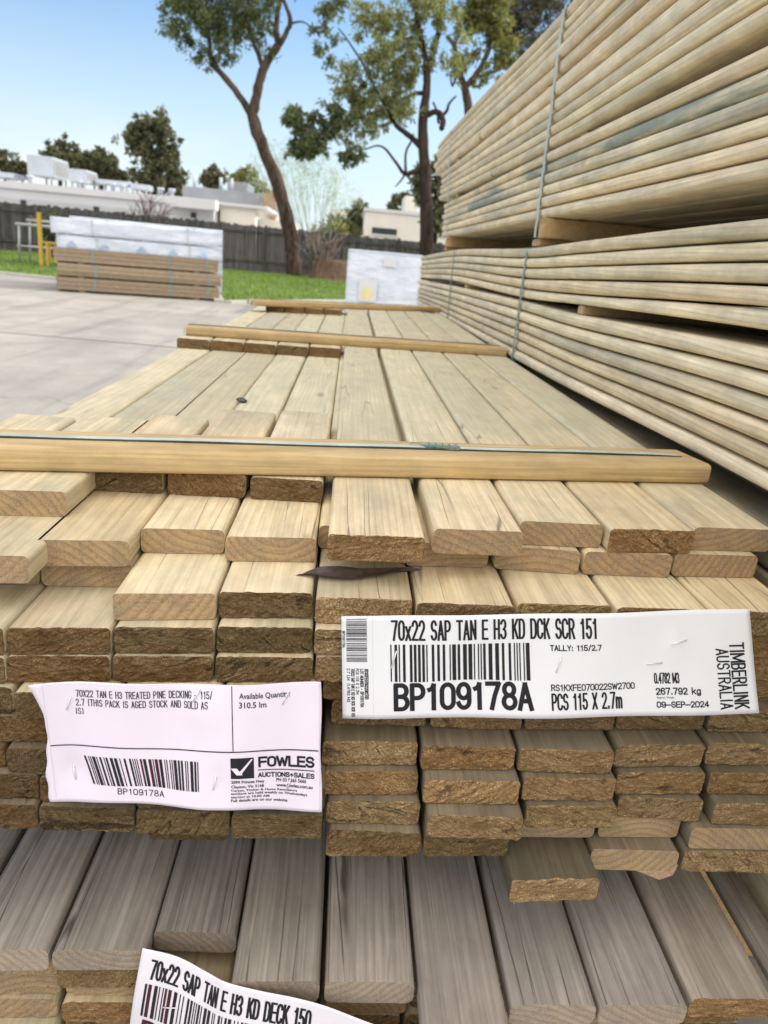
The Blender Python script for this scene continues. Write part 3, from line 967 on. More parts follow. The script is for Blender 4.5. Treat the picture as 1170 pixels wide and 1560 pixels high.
def spacer(x0, x1, y, wy, tb0, tb1, label, mat='stick', tone=.95):
    zb, zt = interp(tb0, y + wy / 2) / 1000, interp(tb1, y + wy / 2) / 1000
    return bearer('spacer', x0, x1, y, y + wy, zb, zt, label, G5, M[mat], tone)


spacer(.408, 1.2, 1.335, .03, BA[0], BB[-1], 'small spacer block in the dark slot between the two lowest bundles')
spacer(.408, 1.2, 2.75, .03, BA[0], BB[-1], 'small far spacer in the slot between the two lowest bundles')
spacer(.412, 1.2, 1.50, .045, BC[0], BD[-1], 'short spacer stick between the blue-stained and fourth bundle', tone=.9)
spacer(.412, 1.2, 1.86, .045, BD[0], BE[-1], 'short spacer stick under the topmost bundle beside the strap', tone=.9)
spacer(.412, 1.2, 3.3, .045, BC[0], BD[-1], 'far spacer stick between the blue-stained and fourth bundle', tone=.9)
spacer(.412, 1.2, 3.4, .045, BD[0], BE[-1], 'far spacer stick under the topmost bundle', tone=.9)
# bearers between second and third bundle
def midbear(y, lab1, lab2):
    zb, zt = interp(BB[0], y) / 1000 + .0005, interp(BC[-1], y) / 1000 - .0005
    bearer('bearer', .398, 1.25, y - .035, y + .012, zb + .016, zt, lab1, G5, M['tannage'], 1.15)
    bearer('bearer', .402, 1.25, y + .0, y + .075, zb, zb + .0155, lab2, G5, M['tannage'], 1.05)


midbear(1.70, 'tan bearer with strap bent over it under the blue-stained bundle', 'thin packing stick beneath the tan bearer in the right stack')
midbear(3.42, 'far bearer under the far end of the blue-stained bundle', 'thin far packing stick under the far bearer')


def vstrap(y, tabs_top, tabs_bot, X, label, mat, wid=.013, lean=0., lo=None):
    mb = MB()
    zt = interp(tabs_top[0], y) / 1000
    zb = interp(tabs_bot[-1], y) / 1000 if lo is None else lo
    pts = [Vector((X + .8, y + lean, zt + .001)), Vector((X + .02, y + lean, zt + .0012)), Vector((X + .002, y + lean, zt - .001)), Vector((X - .0035, y + lean * .97, zt - .012))]
    nseg = 26
    for k in range(1, nseg):
        z = zt - .012 + (zb - zt + .014) * k / nseg
        pts.append(Vector((X - .0035 + .0006 * math.sin(k * 1.9), y + lean * (z - zb) / (zt - zb), z)))
    pts += [Vector((X - .003, y, zb)), Vector((X + .03, y, zb - .002))]
    band(mb, [p + Vector((0, 0, H)) for p in pts], wid, (0, 1, 0), .0008)
    o = mb.build('stack_strap', mat, rel=(X, y, zb + H))
    return tag(o, label, 'strap', 'straps round the right stack')


vstrap(1.795, BB, BA, .400, 'green strap down the two lowest bundles, nearer one', M['strapg'], .014)
vstrap(3.09, BB, BA, .400, 'green strap down the two lowest bundles, farther one', M['strapg'], .018)
vstrap(1.745, BE, BC, .402, 'pale blue strap down the upper bundles over the tan bearer', M['strapw'], .017, .03, .075)
vstrap(3.42, BE, BC, .402, 'thin pale strap near the far end of the upper bundles', M['strapw'], .018, .30)

# ------------------------------------------------------------------ paper tags
def text_geo(txt, bold=0.0):
    cu = bpy.data.curves.new('t', 'FONT')
    cu.body = txt
    cu.size = 1
    cu.offset = bold
    cu.resolution_u = 3
    ob = bpy.data.objects.new('t', cu)
    COL.objects.link(ob)
    dg = bpy.context.evaluated_depsgraph_get()
    me = ob.evaluated_get(dg).to_mesh()
    vs = [v.co.copy() for v in me.vertices]
    fs = [tuple(p.vertices) for p in me.polygons]
    ob.evaluated_get(dg).to_mesh_clear()
    bpy.data.objects.remove(ob)
    bpy.data.curves.remove(cu)
    return vs, fs


def arc(cx, cy, rx, ry, a0, a1, n=9):
    return [(cx + rx * math.cos(R_(a0 + (a1 - a0) * i / n)), cy + ry * math.sin(R_(a0 + (a1 - a0) * i / n))) for i in range(n + 1)]


# plain condensed capitals and figures drawn as pen strokes in a unit box
_O = arc(.5, .72, .5, .28, 0, 180) + arc(.5, .28, .5, .28, 180, 360) + [(1, .72)]
STROKES = {
    '0': [_O], 'O': [_O], '1': [[(.16, .80), (.42, .84), (.60, 1), (.60, 0)]],
    '2': [arc(.5, .72, .48, .28, 172, -25) + [(.02, 0), (1, 0)]],
    '3': [arc(.48, .75, .46, .25, 165, -90) + arc(.48, .25, .50, .25, 90, -165)],
    '4': [[(.74, 0), (.74, 1), (.0, .27), (1, .27)]],
    '5': [[(.92, 1), (.14, 1), (.08, .50)] + arc(.47, .31, .51, .31, 125, -165)],
    '6': [arc(.5, .30, .48, .30, 90, 450, 16), arc(.5, .72, .48, .28, 20, 180) + [(.02, .30)]],
    '7': [[(0, 1), (1, 1), (.62, .5), (.36, 0)]],
    '8': [arc(.5, .76, .43, .24, -90, 270, 16), arc(.5, .26, .50, .26, 90, 450, 16)],
    '9': [arc(.5, .70, .48, .30, 90, 450, 16), arc(.5, .28, .48, .28, 200, 360) + [(.98, .70)]],
    'A': [[(0, 0), (.5, 1), (1, 0)], [(.17, .30), (.83, .30)]],
    'B': [[(.55, .53), (.02, .53)], [(.02, 0), (.02, 1), (.52, 1)] + arc(.52, .765, .42, .235, 90, -90) + arc(.52, .265, .48, .265, 90, -90) + [(.02, 0)]],
    'C': [arc(.5, .72, .5, .28, 10, 180) + arc(.5, .28, .5, .28, 180, 350)],
    'D': [[(.02, 0), (.02, 1), (.45, 1)] + arc(.45, .70, .55, .30, 90, 0) + arc(.45, .30, .55, .30, 0, -90) + [(.02, 0)]],
    'E': [[(.95, 1), (.03, 1), (.03, 0), (1, 0)], [(.03, .52), (.88, .52)]],
    'F': [[(1, 1), (.03, 1), (.03, 0)], [(.03, .50), (.88, .50)]],
    'G': [arc(.5, .72, .5, .28, 12, 180) + arc(.5, .28, .5, .28, 180, 360) + [(1, .45), (.55, .45)]],
    'H': [[(.02, 0), (.02, 1)], [(.98, 0), (.98, 1)], [(.02, .52), (.98, .52)]],
    'I': [[(.5, 0), (.5, 1)]], 'J': [[(.95, 1), (.95, .28)] + arc(.47, .28, .48, .28, 0, -180)],
    'K': [[(.03, 0), (.03, 1)], [(.97, 1), (.05, .40)], [(.36, .60), (1, 0)]],
    'L': [[(.03, 1), (.03, 0), (1, 0)]], 'M': [[(.0, 0), (.0, 1), (.5, .15), (1, 1), (1, 0)]],
    'N': [[(.02, 0), (.02, 1), (.98, 0), (.98, 1)]],
    'P': [[(.02, 0), (.02, 1), (.5, 1)] + arc(.5, .73, .48, .27, 90, -90) + [(.02, .46)]],
    'Q': [_O, [(.6, .25), (1, -.05)]],
    'R': [[(.02, 0), (.02, 1), (.5, 1)] + arc(.5, .74, .46, .26, 90, -90) + [(.02, .48)], [(.5, .48), (1, 0)]],
    'S': [arc(.5, .74, .46, .26, 15, 255) + arc(.5, .26, .50, .26, 75, -165)],
    'T': [[(0, 1), (1, 1)], [(.5, 1), (.5, 0)]], 'U': [[(.02, 1), (.02, .28)] + arc(.5, .28, .48, .28, 180, 360) + [(.98, 1)]],
    'V': [[(0, 1), (.5, 0), (1, 1)]], 'W': [[(0, 1), (.25, 0), (.5, .85), (.75, 0), (1, 1)]],
    'X': [[(0, 0), (1, 1)], [(0, 1), (1, 0)]], 'Y': [[(0, 1), (.5, .45), (1, 1)], [(.5, .45), (.5, 0)]], 'Z': [[(0, 1), (1, 1), (0, 0), (1, 0)]],
    'x': [[(.02, 0), (.98, .68)], [(.02, .68), (.98, 0)]],
    'm': [[(.02, 0), (.02, .68)], [(.02, .5)] + arc(.26, .45, .24, .22, 160, 0) + [(.5, 0)], [(.5, .45)] + arc(.74, .45, .24, .22, 160, 0) + [(.98, 0)]],
    'k': [[(.05, 0), (.05, 1)], [(.9, .68), (.07, .25)], [(.4, .42), (1, 0)]],
    'g': [arc(.47, .34, .45, .34, 0, 360, 14), [(.94, .68), (.94, -.08)] + arc(.5, -.08, .44, .18, 0, -160)],
    ':': [[(.5, 0), (.5, .12)], [(.5, .55), (.5, .67)]], '.': [[(.5, 0), (.5, .1)]], '/': [[(.05, -.05), (.95, 1.05)]],
    '-': [[(.1, .42), (.9, .42)]], '\u2013': [[(-.1, .42), (1.1, .42)]], '+': [[(.05, .45), (.95, .45)], [(.5, .12), (.5, .78)]],
    '(': [arc(1.0, .5, .7, .62, 118, 242)], ')': [arc(.0, .5, .7, .62, 62, -62)], ',': [[(.6, .08), (.35, -.16)]],
}
WIDE = {'M': 1.55, 'm': 1.35, 'W': 1.45, 'I': .32, '1': .80, '.': .30, ':': .30, '(': .45, ')': .45, ' ': .62, '/': .75, ',': .3, 'x': .9, '\u2013': 1.1}


class Sheet:
    """paper sheet: surf(u, v) gives the point, writing is laid on it"""
    def __init__(s, surf, name, label, anchor):
        s.surf = surf
        s.anchor = Vector(anchor)
        s.root = empty(name, label, 'paper tag', s.anchor)
        s.ink = {}
        s.lines = []

    def pt(s, u, v, d=0.):
        e = .004
        p = s.surf(u, v)
        n = (s.surf(u + e, v) - s.surf(u - e, v)).cross(s.surf(u, v + e) - s.surf(u, v - e))
        n.normalize()
        if n.y > 0:
            n = -n
        return p + n * d

    def mb(s, key):
        return s.ink.setdefault(key, MB())

    def text(s, txt, u0, u1, v0, v1, bold=0., key='lettering', rot=0, caps=True, d=.00028):
        vs, fs = text_geo(txt, bold)
        x0, x1 = min(v.x for v in vs), max(v.x for v in vs)
        y0, y1 = (min(v.y for v in vs), max(v.y for v in vs))
        out = []
        for v in vs:
            a, b_ = (v.x - x0) / (x1 - x0), (v.y - y0) / (y1 - y0)
            if rot:                      # reads downwards, tops of the letters to the right
                out.append((u0 + (u1 - u0) * b_, v0 + (v1 - v0) * a))
            else:
                out.append((u0 + (u1 - u0) * a, v1 + (v0 - v1) * b_))
        # split long edges so the ink follows the paper
        bm = bmesh.new()
        bv = [bm.verts.new((a, b_, 0)) for a, b_ in out]
        for f in fs:
            try:
                bm.faces.new([bv[i] for i in f])
            except ValueError:
                pass
        for _ in range(2):
            lng = [e for e in bm.edges if (s.surf(*e.verts[0].co.xy) - s.surf(*e.verts[1].co.xy)).length > .004]
            if not lng:
                break
            bmesh.ops.triangulate(bm, faces=bm.faces[:])
            lng = [e for e in bm.edges if (s.surf(*e.verts[0].co.xy) - s.surf(*e.verts[1].co.xy)).length > .004]
            bmesh.ops.subdivide_edges(bm, edges=lng, cuts=1)
        bm.verts.index_update()
        s.lines.append((key, MB().add([s.pt(v.co.x, v.co.y, d) for v in bm.verts], [[v.index for v in f.verts] for f in bm.faces])))
        bm.free()

    def stroke(s, txt, u0, u1, v0, v1, weight=.13, key='lettering', rot=0, gap=.34, d=.0003):
        """writing drawn with a pen of even width (weight is a share of the letter height)"""
        uc, vc = (u0 + u1) / 2, (v0 + v1) / 2
        lu, lv = (s.surf(u1, vc) - s.surf(u0, vc)).length, (s.surf(uc, v1) - s.surf(uc, v0)).length
        W, Ht = (lv, lu) if rot else (lu, lv)
        t = weight * Ht
        adv = [(WIDE.get(c, 1.), c) for c in txt]
        tot = sum(a for a, c in adv) + gap * (len(adv) - 1)
        sx, sy = (W - t) / tot, Ht - t
        x = 0.
        mb = MB()

        def put(X, Y):
            a, b_ = (X + t / 2) / W, (Y + t / 2) / Ht
            return s.pt(u0 + (u1 - u0) * b_, v0 + (v1 - v0) * a, d) if rot else s.pt(u0 + (u1 - u0) * a, v1 + (v0 - v1) * b_, d)
        for a, c in adv:
            strips = []
            for pl in STROKES.get(c, []):
                pts = [Vector(((x + px * a) * sx, py * sy)) for px, py in pl]
                q = [pts[0]]
                for p in pts[1:]:
                    if (p - q[-1]).length > 1e-6:
                        n = max(1, int((p - q[-1]).length / .006))
                        b0 = q[-1].copy()
                        q += [b0.lerp(p, (i + 1) / n) for i in range(n)]
                if len(q) < 2:
                    continue
                cuts = [0] + [i for i in range(1, len(q) - 1) if (q[i] - q[i - 1]).normalized().dot((q[i + 1] - q[i]).normalized()) < .3] + [len(q) - 1]
                for ca, cb in zip(cuts, cuts[1:]):
                    strips.append((q[ca:cb + 1], ca > 0, cb < len(q) - 1))
            for q, ja, jb_ in strips:
                closed = (q[0] - q[-1]).length < 1e-5
                L_, R2 = [], []
                for i, p in enumerate(q):
                    pa = q[i - 1] if i else (q[-2] if closed else None)
                    pb = q[i + 1] if i < len(q) - 1 else (q[1] if closed else None)
                    d1 = (p - pa).normalized() if pa is not None else None
                    d2 = (pb - p).normalized() if pb is not None else None
                    d1, d2 = d1 or d2, d2 or d1
                    m = d1 + d2
                    m = m.normalized() if m.length > .3 else d1
                    k = min(2.0, 1 / max(.35, m.dot(d1)))
                    nn = Vector((-m.y, m.x)) * t / 2 * k
                    e = Vector((0, 0))
                    if not closed and i == 0:
                        e = -d2 * t * (.32 if ja else .5)
                    if not closed and i == len(q) - 1:
                        e = d1 * t * (.32 if jb_ else .5)
                    L_.append(p + nn + e)
                    R2.append(p - nn + e)
                vs = []
                for l_, r_ in zip(L_, R2):
                    vs += [put(*l_), put(*r_)]
                mb.add(vs, [(2 * i, 2 * i + 1, 2 * i + 3, 2 * i + 2) for i in range(len(q) - 1)])
            x += a + gap
        s.lines.append((key, mb))

    def quad(s, u0, u1, v0, v1, key, d=.0003, skew=0.):
        nu = max(1, int((s.surf(u1, v0) - s.surf(u0, v0)).length / .004))
        nv = max(1, int((s.surf(u0, v1) - s.surf(u0, v0)).length / .004))
        vs = [s.pt(u0 + (u1 - u0) * i / nu + skew * (j / nv), v0 + (v1 - v0) * j / nv, d) for j in range(nv + 1) for i in range(nu + 1)]
        fs = [(j * (nu + 1) + i, j * (nu + 1) + i + 1, (j + 1) * (nu + 1) + i + 1, (j + 1) * (nu + 1) + i) for j in range(nv) for i in range(nu)]
        s.mb(key).add(vs, fs)

    def barcode(s, u0, u1, v0, v1, seed, n=48, key='barcode', vert=False, red=None, skew=0.):
        r = random.Random(seed)
        ws = [r.choice((1, 1, 1, 2, 2, 3)) for _ in range(n * 2 - 1)]
        tot = sum(ws)
        x = 0
        for i, w_ in enumerate(ws):
            if i % 2 == 0:
                a, b_ = x / tot, (x + w_ * .94) / tot
                k = 'barcode_tint' if red and red[0] < a < red[1] and r.random() < .55 else key
                if vert:
                    s.quad(u0, u1, v0 + (v1 - v0) * a, v0 + (v1 - v0) * b_, k)
                else:
                    s.quad(u0 + (u1 - u0) * a, u0 + (u1 - u0) * b_, v0, v1 + .006 * math.sin(a * 9), k, skew=skew * (1 - a))
            x += w_

    def staple(s, u0, v0, u1, v1):
        p, q = s.pt(u0, v0, .0008), s.pt(u1, v1, .0008)
        a, b_ = s.pt(u0, v0, -.003), s.pt(u1, v1, -.003)
        m = MB().tube([a - s.anchor, p - s.anchor, (p + q) / 2 - s.anchor + Vector((0, -.0003, 0)), q - s.anchor, b_ - s.anchor], .00055, 6)
        m.build('staple', M['steel'], s.root)

    def sheet(s, mat, nu=60, nv=24, left=None, right=None, top=None, bottom=None, thick=.00018, name='paper'):
        vs, fs = [], []
        for j in range(nv + 1):
            v = j / nv
            for i in range(nu + 1):
                u = i / nu
                uu = u
                if left:
                    uu += left(v) * (1 - u) ** 6
                if right:
                    uu += right(v) * u ** 6
                vv = v
                if top:
                    vv += top(u) * (1 - v) ** 4
                if bottom:
                    vv += bottom(u) * v ** 4
                vs.append(s.pt(uu, vv) - s.anchor)
        n = len(vs)
        vs += [v + Vector((0, thick, 0)) for v in vs]
        W = nu + 1
        for j in range(nv):
            for i in range(nu):
                q = (j * W + i, j * W + i + 1, (j + 1) * W + i + 1, (j + 1) * W + i)
                fs.append(q[::-1])
                fs.append(tuple(k + n for k in q))
        bd = [i for i in range(W)] + [j * W + nu for j in range(1, nv + 1)] + [nv * W + i for i in range(nu - 1, -1, -1)] + [j * W for j in range(nv - 1, 0, -1)]
        for a, b_ in zip(bd, bd[1:] + bd[:1]):
            fs.append((a, b_, b_ + n, a + n))
        link(name, vs, fs, mat, s.root, True)

    def finish(s, mats):
        for k, m in list(s.ink.items()) + s.lines:
            m.v = [v - s.anchor for v in m.v]
            m.build(k, mats.get(k, M['ink']), s.root)


def bil(q):
    q = [Vector((a, b_, c + H)) for a, b_, c in q]

    def f(u, v):
        return (q[0] * (1 - u) + q[1] * u) * (1 - v) + (q[3] * (1 - u) + q[2] * u) * v
    return f


# --- white tag
b1 = bil(((.0098, .492, -.2504), (.334, .524, -.2379), (.3532, .504, -.3209), (.0164, .486, -.3336)))


def s1(u, v):
    p = b1(u, v)
    p.y += .0012 * math.sin(u * 7 + .6) + .0008 * math.sin(u * 17 + v * 3) + .0010 * math.sin(v * 3.1) + (.0016 if u < .072 else 0) * (.072 - u) / .072
    p.y += -.0012 * math.exp(-((u - .80) ** 2 / .0006 + (v - .30) ** 2 / .02)) + .0022 * max(0, v - .8) * math.sin(u * 11)
    return p


T = Sheet(s1, 'pallet_tag', 'white rectangular paper tag with big black code BP109178A, stapled on board ends', b1(.5, .5))
T.sheet(M['paper'], 80, 20)
for t, u0, u1, v0, v1, wt, gp in [
        ('70x22 SAP TAN E H3 KD DCK SCR 151', .1126, .6048, .0426, .2415, .104, .48), ('TALLY: 115/2.7', .4869, .6127, .2976, .3552, .17, .38),
        ('BP109178A', .1159, .4430, .6496, .9258, .155, .40), ('RS1KXFE070022SW2700', .4856, .6912, .6729, .7377, .15, .34), ('PCS 115 X 2.7m', .4853, .6585, .7579, .9235, .11, .46),
        ('0.4782 M3', .7403, .8040, .5907, .6943, .11, .46), ('267.792 kg', .7421, .8556, .7329, .8000, .17, .36), ('09\u2013SEP\u20132024', .7421, .8725, .8625, .9232, .17, .34)]:
    T.stroke(t, u0, u1, v0, v1, wt, gap=gp)
T.text('Approx. Weight', .7435, .7879, .8156, .8407, .0)
T.stroke('TIMBERLINK', .9377, .9768, .3144, .9537, .115, rot=1, gap=.42)
T.stroke('AUSTRALIA', .9014, .9350, .3706, .9504, .115, rot=1, gap=.42)
for t, u0, u1, v0, v1 in [('BP109178A', .0012, .0077, .1409, .3060), ('RS1KXFE070022SW2700', .0509, .0600, .5134, .8064), ('LOT NUMBER - BP109178A', .0407, .0489, .5123, .8860),
                          ('PCS 115 X 2.7m', .0309, .0382, .5111, .7604), ('70x22 SAP TAN E H3 KD DCK SCR 151', .0204, .0286, .5101, .985), ('2.7 LM  0.4782 M3', .0107, .0180, .5090, .8391)]:
    T.stroke(t.upper(), u0, u1, v0, v1, .16, 'small_lettering', rot=1, gap=.40)
T.barcode(.1106, .4386, .2780, .6343, 3, 30)
T.barcode(.0104, .0574, .0234, .4449, 4, 34, 'barcode', vert=True)
T.quad(.0700, .0706, .0, 1., 'crease', .0002)
for a in ((.1120, .50, .1245, .34), (.4990, .555, .5130, .41), (.7894, .315, .8280, .28), (.7251, .50, .7635, .495)):
    T.staple(*a)
T.finish({'crease': M['inkfaint']})

# --- lilac auction tag
b2 = bil(((-.1941, .452, -.2929), (-.0019, .466, -.2885), (.0050, .446, -.3830), (-.1874, .442, -.3830)))
_c2 = ((60, 1044), (489, 1041), (490, 1236), (80, 1225))


def s2base(u, v):
    # plane through the photographed outline, hanging just clear of the saw cuts
    p = (Vector((60, 1044)) * (1 - u) + Vector((489, 1041)) * u) * (1 - v) + (Vector((80, 1225)) * (1 - u) + Vector((490, 1236)) * u) * v
    return p


Q2 = [(-.1941, .455, -.2949), (-.0019, .470, -.2910), (.0050, .449, -.3856), (-.1874, .445, -.3856)]
b2 = bil(Q2)


def s2(u, v):
    p = b2(u, v)
    w1 = .0026 * math.sin(u * 6.3 + .4 + v) * (.3 + v) + .0012 * math.sin(u * 15 + 2 * v)
    w2 = .0015 * math.exp(-((u - .55) ** 2 / .004 + (v - .22) ** 2 / .02)) - .002 * math.exp(-((u - .09) ** 2 / .002 + (v - .75) ** 2 / .02)) - .0014 * math.exp(-((u - .62) ** 2 / .002 + (v - .8) ** 2 / .03))
    p.y += w1 * 1.25 - w2 * 1.5 - .0018
    p.z += .0030 * math.sin(u * 5.2 - .7) * (.15 + v * .85) * (v if v > .2 else .2) + .0012 * math.sin(u * 11) * v
    return p


T2 = Sheet(s2, 'auction_tag', 'lilac-white auction lot tag with black tick logo, stapled on brown board ends', b2(.5, .5))
T2.sheet(M['paperpink'], 80, 40, left=lambda v: -.036 * (1 - v) ** 3 + .016 * math.sin(v * 5.5) + .004 * math.sin(v * 31) * v, right=lambda v: .003 * math.sin(v * 9),
         top=lambda u: -.012 * math.sin(u * 8) * (1 - u), bottom=lambda u: .012 * math.sin(u * 9 + 1))
for t, u0, u1, v0, v1, bo in [
        ('Available Quantity:', .7015, .8851, .0618, .1200, .014), ('310.5 lm', .7004, .7990, .1319, .1788, .014), ('2099 Princes Hwy', .6649, .7857, .7600, .7930, .022), ('PH 03 9265 5666', .8292, .9427, .7490, .7790, .022),
        ('Clayton, Vic 3168', .6643, .7829, .7988, .8296, .022), ('www.fowles.com.au', .8288, .9666, .7914, .8200, .022), ('Carpet, Timber & Home Renovators', .6637, .9072, .8326, .8560, .02),
        ('auctions are held weekly on Wednesdays', .6632, .9458, .8577, .8838, .02), ('starting at 10.00 AM', .6627, .8024, .8873, .9120, .02), ('Full details are on our website', .6622, .8702, .9143, .9378, .02)]:
    T2.text(t, u0, u1, v0, v1, bo)
for t, u0, u1, v0, v1, wt, gp in [('70X22 TAN E H3 TREATED PINE DECKING - 115/', .1188, .6042, .0569, .1150, .105, .46), ('2.7 (THIS PACK IS AGED STOCK AND SOLD AS', .1158, .5876, .1310, .1880, .105, .46), ('IS)', .1127, .1421, .2073, .2592, .105, .46),
                                  ('BP109178A', .2453, .4154, .8672, .9212, .12, .45), ('AUCTIONS+SALES', .7622, .9742, .7000, .7409, .20, .38)]:
    T2.stroke(t, u0, u1, v0, v1, wt, gap=gp)
T2.stroke('FOWLES', .7637, .9746, .5700, .6580, .20, gap=.30)
T2.barcode(.1272, .5468, .6111, .8456, 9, 34, skew=.03, red=(.45, .75))
T2.quad(.6737, .6768, .010, .525, 'ruled_line')
T2.quad(.0126, .9892, .5195, .5285, 'ruled_line')
T2.quad(.7628, .9743, .6762, .6835, 'ruled_line')
T2.quad(.6646, .7487, .5742, .7446, 'logo')
# white tick, slightly above the black square
for (ua, va, ub, vb, wu) in ((.6760, .655, .6965, .712, .011), (.6925, .712, .7420, .585, .0075)):
    n = 6
    vs, fs = [], []
    for i in range(n + 1):
        t = i / n
        u, v = ua + (ub - ua) * t, va + (vb - va) * t
        k = wu * (1 - .55 * t) if ub > .72 else wu
        vs += [T2.pt(u - k, v, .0006), T2.pt(u + k, v, .0006)]
    fs = [(2 * i, 2 * i + 1, 2 * i + 3, 2 * i + 2) for i in range(n)]
    T2.mb('tick').add(vs, fs)
for (u0, u1, v0, v1) in ((.004, .994, .008, .0105), (.020, .994, .985, .9875), (.9925, .9945, .01, .985), (.010, .0115, .01, .98)):
    T2.quad(u0, u1, v0, v1, 'sticker_edge', .0002)
for a in ((.083, .22, .100, .12), (.535, .132, .5595, .045), (.857, .16, .879, .07), (.0815, .72, .0885, .83), (.5975, .835, .610, .73), (.8685, .84, .883, .75)):
    T2.staple(*a)
T2.finish({'tick': M['paperpink'], 'sticker_edge': M['inkfaint'], 'barcode_tint': M['inkred']})

# --- loose tag at the bottom
TP = [(-.1269, .448, -.5245), (-.0992, .444, -.5277), (-.0742, .437, -.5350), (-.0601, .428, -.5306), (-.0323, .420, -.5312), (-.0053, .417, -.5337), (.0182, .416, -.5401), (.0497, .414, -.5525), (.085, .413, -.566), (.12, .414, -.575), (.16, .416, -.581)]
TP[3] = (-.0590, .4275, -.5325)
_d = [0.]
for a, b_ in zip(TP, TP[1:]):
    _d.append(_d[-1] + (Vector(a) - Vector(b_)).length)


def s3(u, v):
    s = u * _d[-1]
    p = Vector([interp([(d_, t[k]) for d_, t in zip(_d, TP)], s) for k in range(3)])
    if u < 0:
        p += Vector((u * _d[-1], 0, -u * .01))
    if u > 1:
        p += Vector(((u - 1) * _d[-1], 0, 0))
    dn = Vector((-.0113 + .016 * u, 0 - .012 * math.sin(min(1, max(0, u)) * 3.1) * v, -.0794))
    p = p + dn * v
    p.z += H
    p.y += -.004 * math.sin(v * 3.1) * (1 - u)
    return p


T3 = Sheet(s3, 'loose_tag', 'curling lilac-white paper tag at the bottom edge, partly over a grey board', s3(.4, .5))
T3.sheet(M['papergrey'], 80, 24, bottom=lambda u: .25)
U = lambda x: (x - (-.1269)) / (.16 + .1269)
T3.stroke('70x22 SAP TAN E H3 KD DECK 150', .030, .475, .095, .325, .104, gap=.48)
T3.stroke('TALLY: 120/2.7', .408, .56, .345, .42, .17, gap=.38)
T3.barcode(.024, .36, .385, .84, 12, 32, red=(-.1, .2))
T3.stroke('BP', .03, .115, .89, 1.17, .185, 'lettering_tint', gap=.46)
for a in ((.080, .62, .118, .55), (.218, .60, .252, .53), (.468, .40, .476, .30)):
    T3.staple(*a)
T3.finish({'barcode_tint': M['inkred'], 'lettering_tint': M['inkred']})

# ------------------------------------------------------------------ background materials
def concrete():
    b = NB('yard_concrete', .85, .2)
    tc = b.n('TexCoord', 3)
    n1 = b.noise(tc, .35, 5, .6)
    n2 = b.noise(tc, 2.1, 5, .65)
    n3 = b.noise(tc, 60, 3, .6)
    n4 = b.noise(b.vmul(tc, (1.2, .3, 1)), .8, 4, .6)
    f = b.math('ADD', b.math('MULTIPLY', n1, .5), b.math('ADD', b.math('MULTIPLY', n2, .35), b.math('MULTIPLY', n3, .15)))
    c = b.ramp(f, [(.34, (.24, .228, .212)), (.5, (.335, .315, .285)), (.66, (.46, .425, .365))])  # broad warm blotches put sunlit patches into the colour, besides the concrete's own mottling
    c = b.mix(b.math('MULTIPLY', b.ramp(n4, [(.52, 0), (.66, 1)]), .35), c, (.19, .185, .18))
    vo = b.n('TexVoronoi', 0, {'Vector': b.vadd(b.vmul(tc, (.35, .35, .35)), b.vmul(b.noise(tc, 1.3, 4, .6, 1), (.5, .5, .5))), 'Scale': 1.}, feature='DISTANCE_TO_EDGE')
    c = b.mix(b.ramp(vo, [(.002, .35), (.006, 0)]), c, (.09, .085, .08))
    ty = b.noise(b.vmul(tc, (2.6, .16, 1)), 1, 4, .65)
    c = b.mix(b.math('MULTIPLY', b.ramp(ty, [(.54, 0), (.64, 1)]), .30), c, (.13, .128, .125))
    sp = b.noise(tc, 7, 5, .7)
    c = b.mix(b.math('MULTIPLY', b.ramp(sp, [(.62, 0), (.72, 1)]), .5), c, (.14, .13, .12))
    return b.out(c, b.bump(n3, .3, .004))


def leafmat(name, c1, c2, tr=.35):
    m = bpy.data.materials.new(name)
    m.use_nodes = True
    t = m.node_tree
    t.nodes.clear()
    b = NB.__new__(NB)
    b.t = t
    geo = t.nodes.new('ShaderNodeNewGeometry')
    tc = b.n('TexCoord', 3)
    n = b.noise(tc, 1.3, 3)
    f = b.math('ADD', b.math('MULTIPLY', geo.outputs['Random Per Island'], .55), b.math('MULTIPLY', n, .5))
    c = b.ramp(f, [(.2, c1), (.8, c2)])
    d = b.n('BsdfDiffuse', 0, {0: c})
    s = b.n('BsdfTranslucent', 0, {0: b.mix(1., c, (1.25, 1.3, .7), 'MULTIPLY')})
    g = b.n('BsdfGlossy', 0, {0: (.7, .75, .8), 1: .5})
    mx = b.n('MixShader', 0, {0: tr, 1: d, 2: s})
    mx2 = b.n('MixShader', 0, {0: .05, 1: mx, 2: g})
    o = t.nodes.new('ShaderNodeOutputMaterial')
    t.links.new(mx2, o.inputs[0])
    return m


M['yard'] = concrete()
M['bark'] = plain('gum_bark', (.105, .072, .055), .9, .45, 6, .1, stretch=(3, 3, .6), bump=.03)
M['barkdark'] = plain('dark_bark', (.06, .042, .034), .9, .4, 6, .1, stretch=(3, 3, .6), bump=.03)
M['twig'] = plain('bare_twig', (.30, .24, .20), .9, .2, 9)
M['twigred'] = plain('reddish_twig', (.20, .13, .125), .9, .2, 9)
M['gum'] = leafmat('gum_leaf', (.042, .064, .03), (.24, .26, .11), .45)
M['gum2'] = leafmat('olive_gum_leaf', (.075, .088, .04), (.40, .40, .17), .5)
M['far'] = leafmat('far_gum_leaf', (.040, .052, .030), (.20, .19, .08), .32)
M['yel'] = leafmat('yellow_green_leaf', (.12, .13, .03), (.34, .31, .09), .35)
M['wisp'] = leafmat('pale_willow_leaf', (.42, .50, .50), (.60, .66, .58), .5)
M['darkfol'] = leafmat('dark_olive_leaf', (.04, .037, .026), (.16, .14, .085), .3)
M['grassb'] = leafmat('lawn_blade', (.095, .165, .02), (.26, .35, .065), .5)
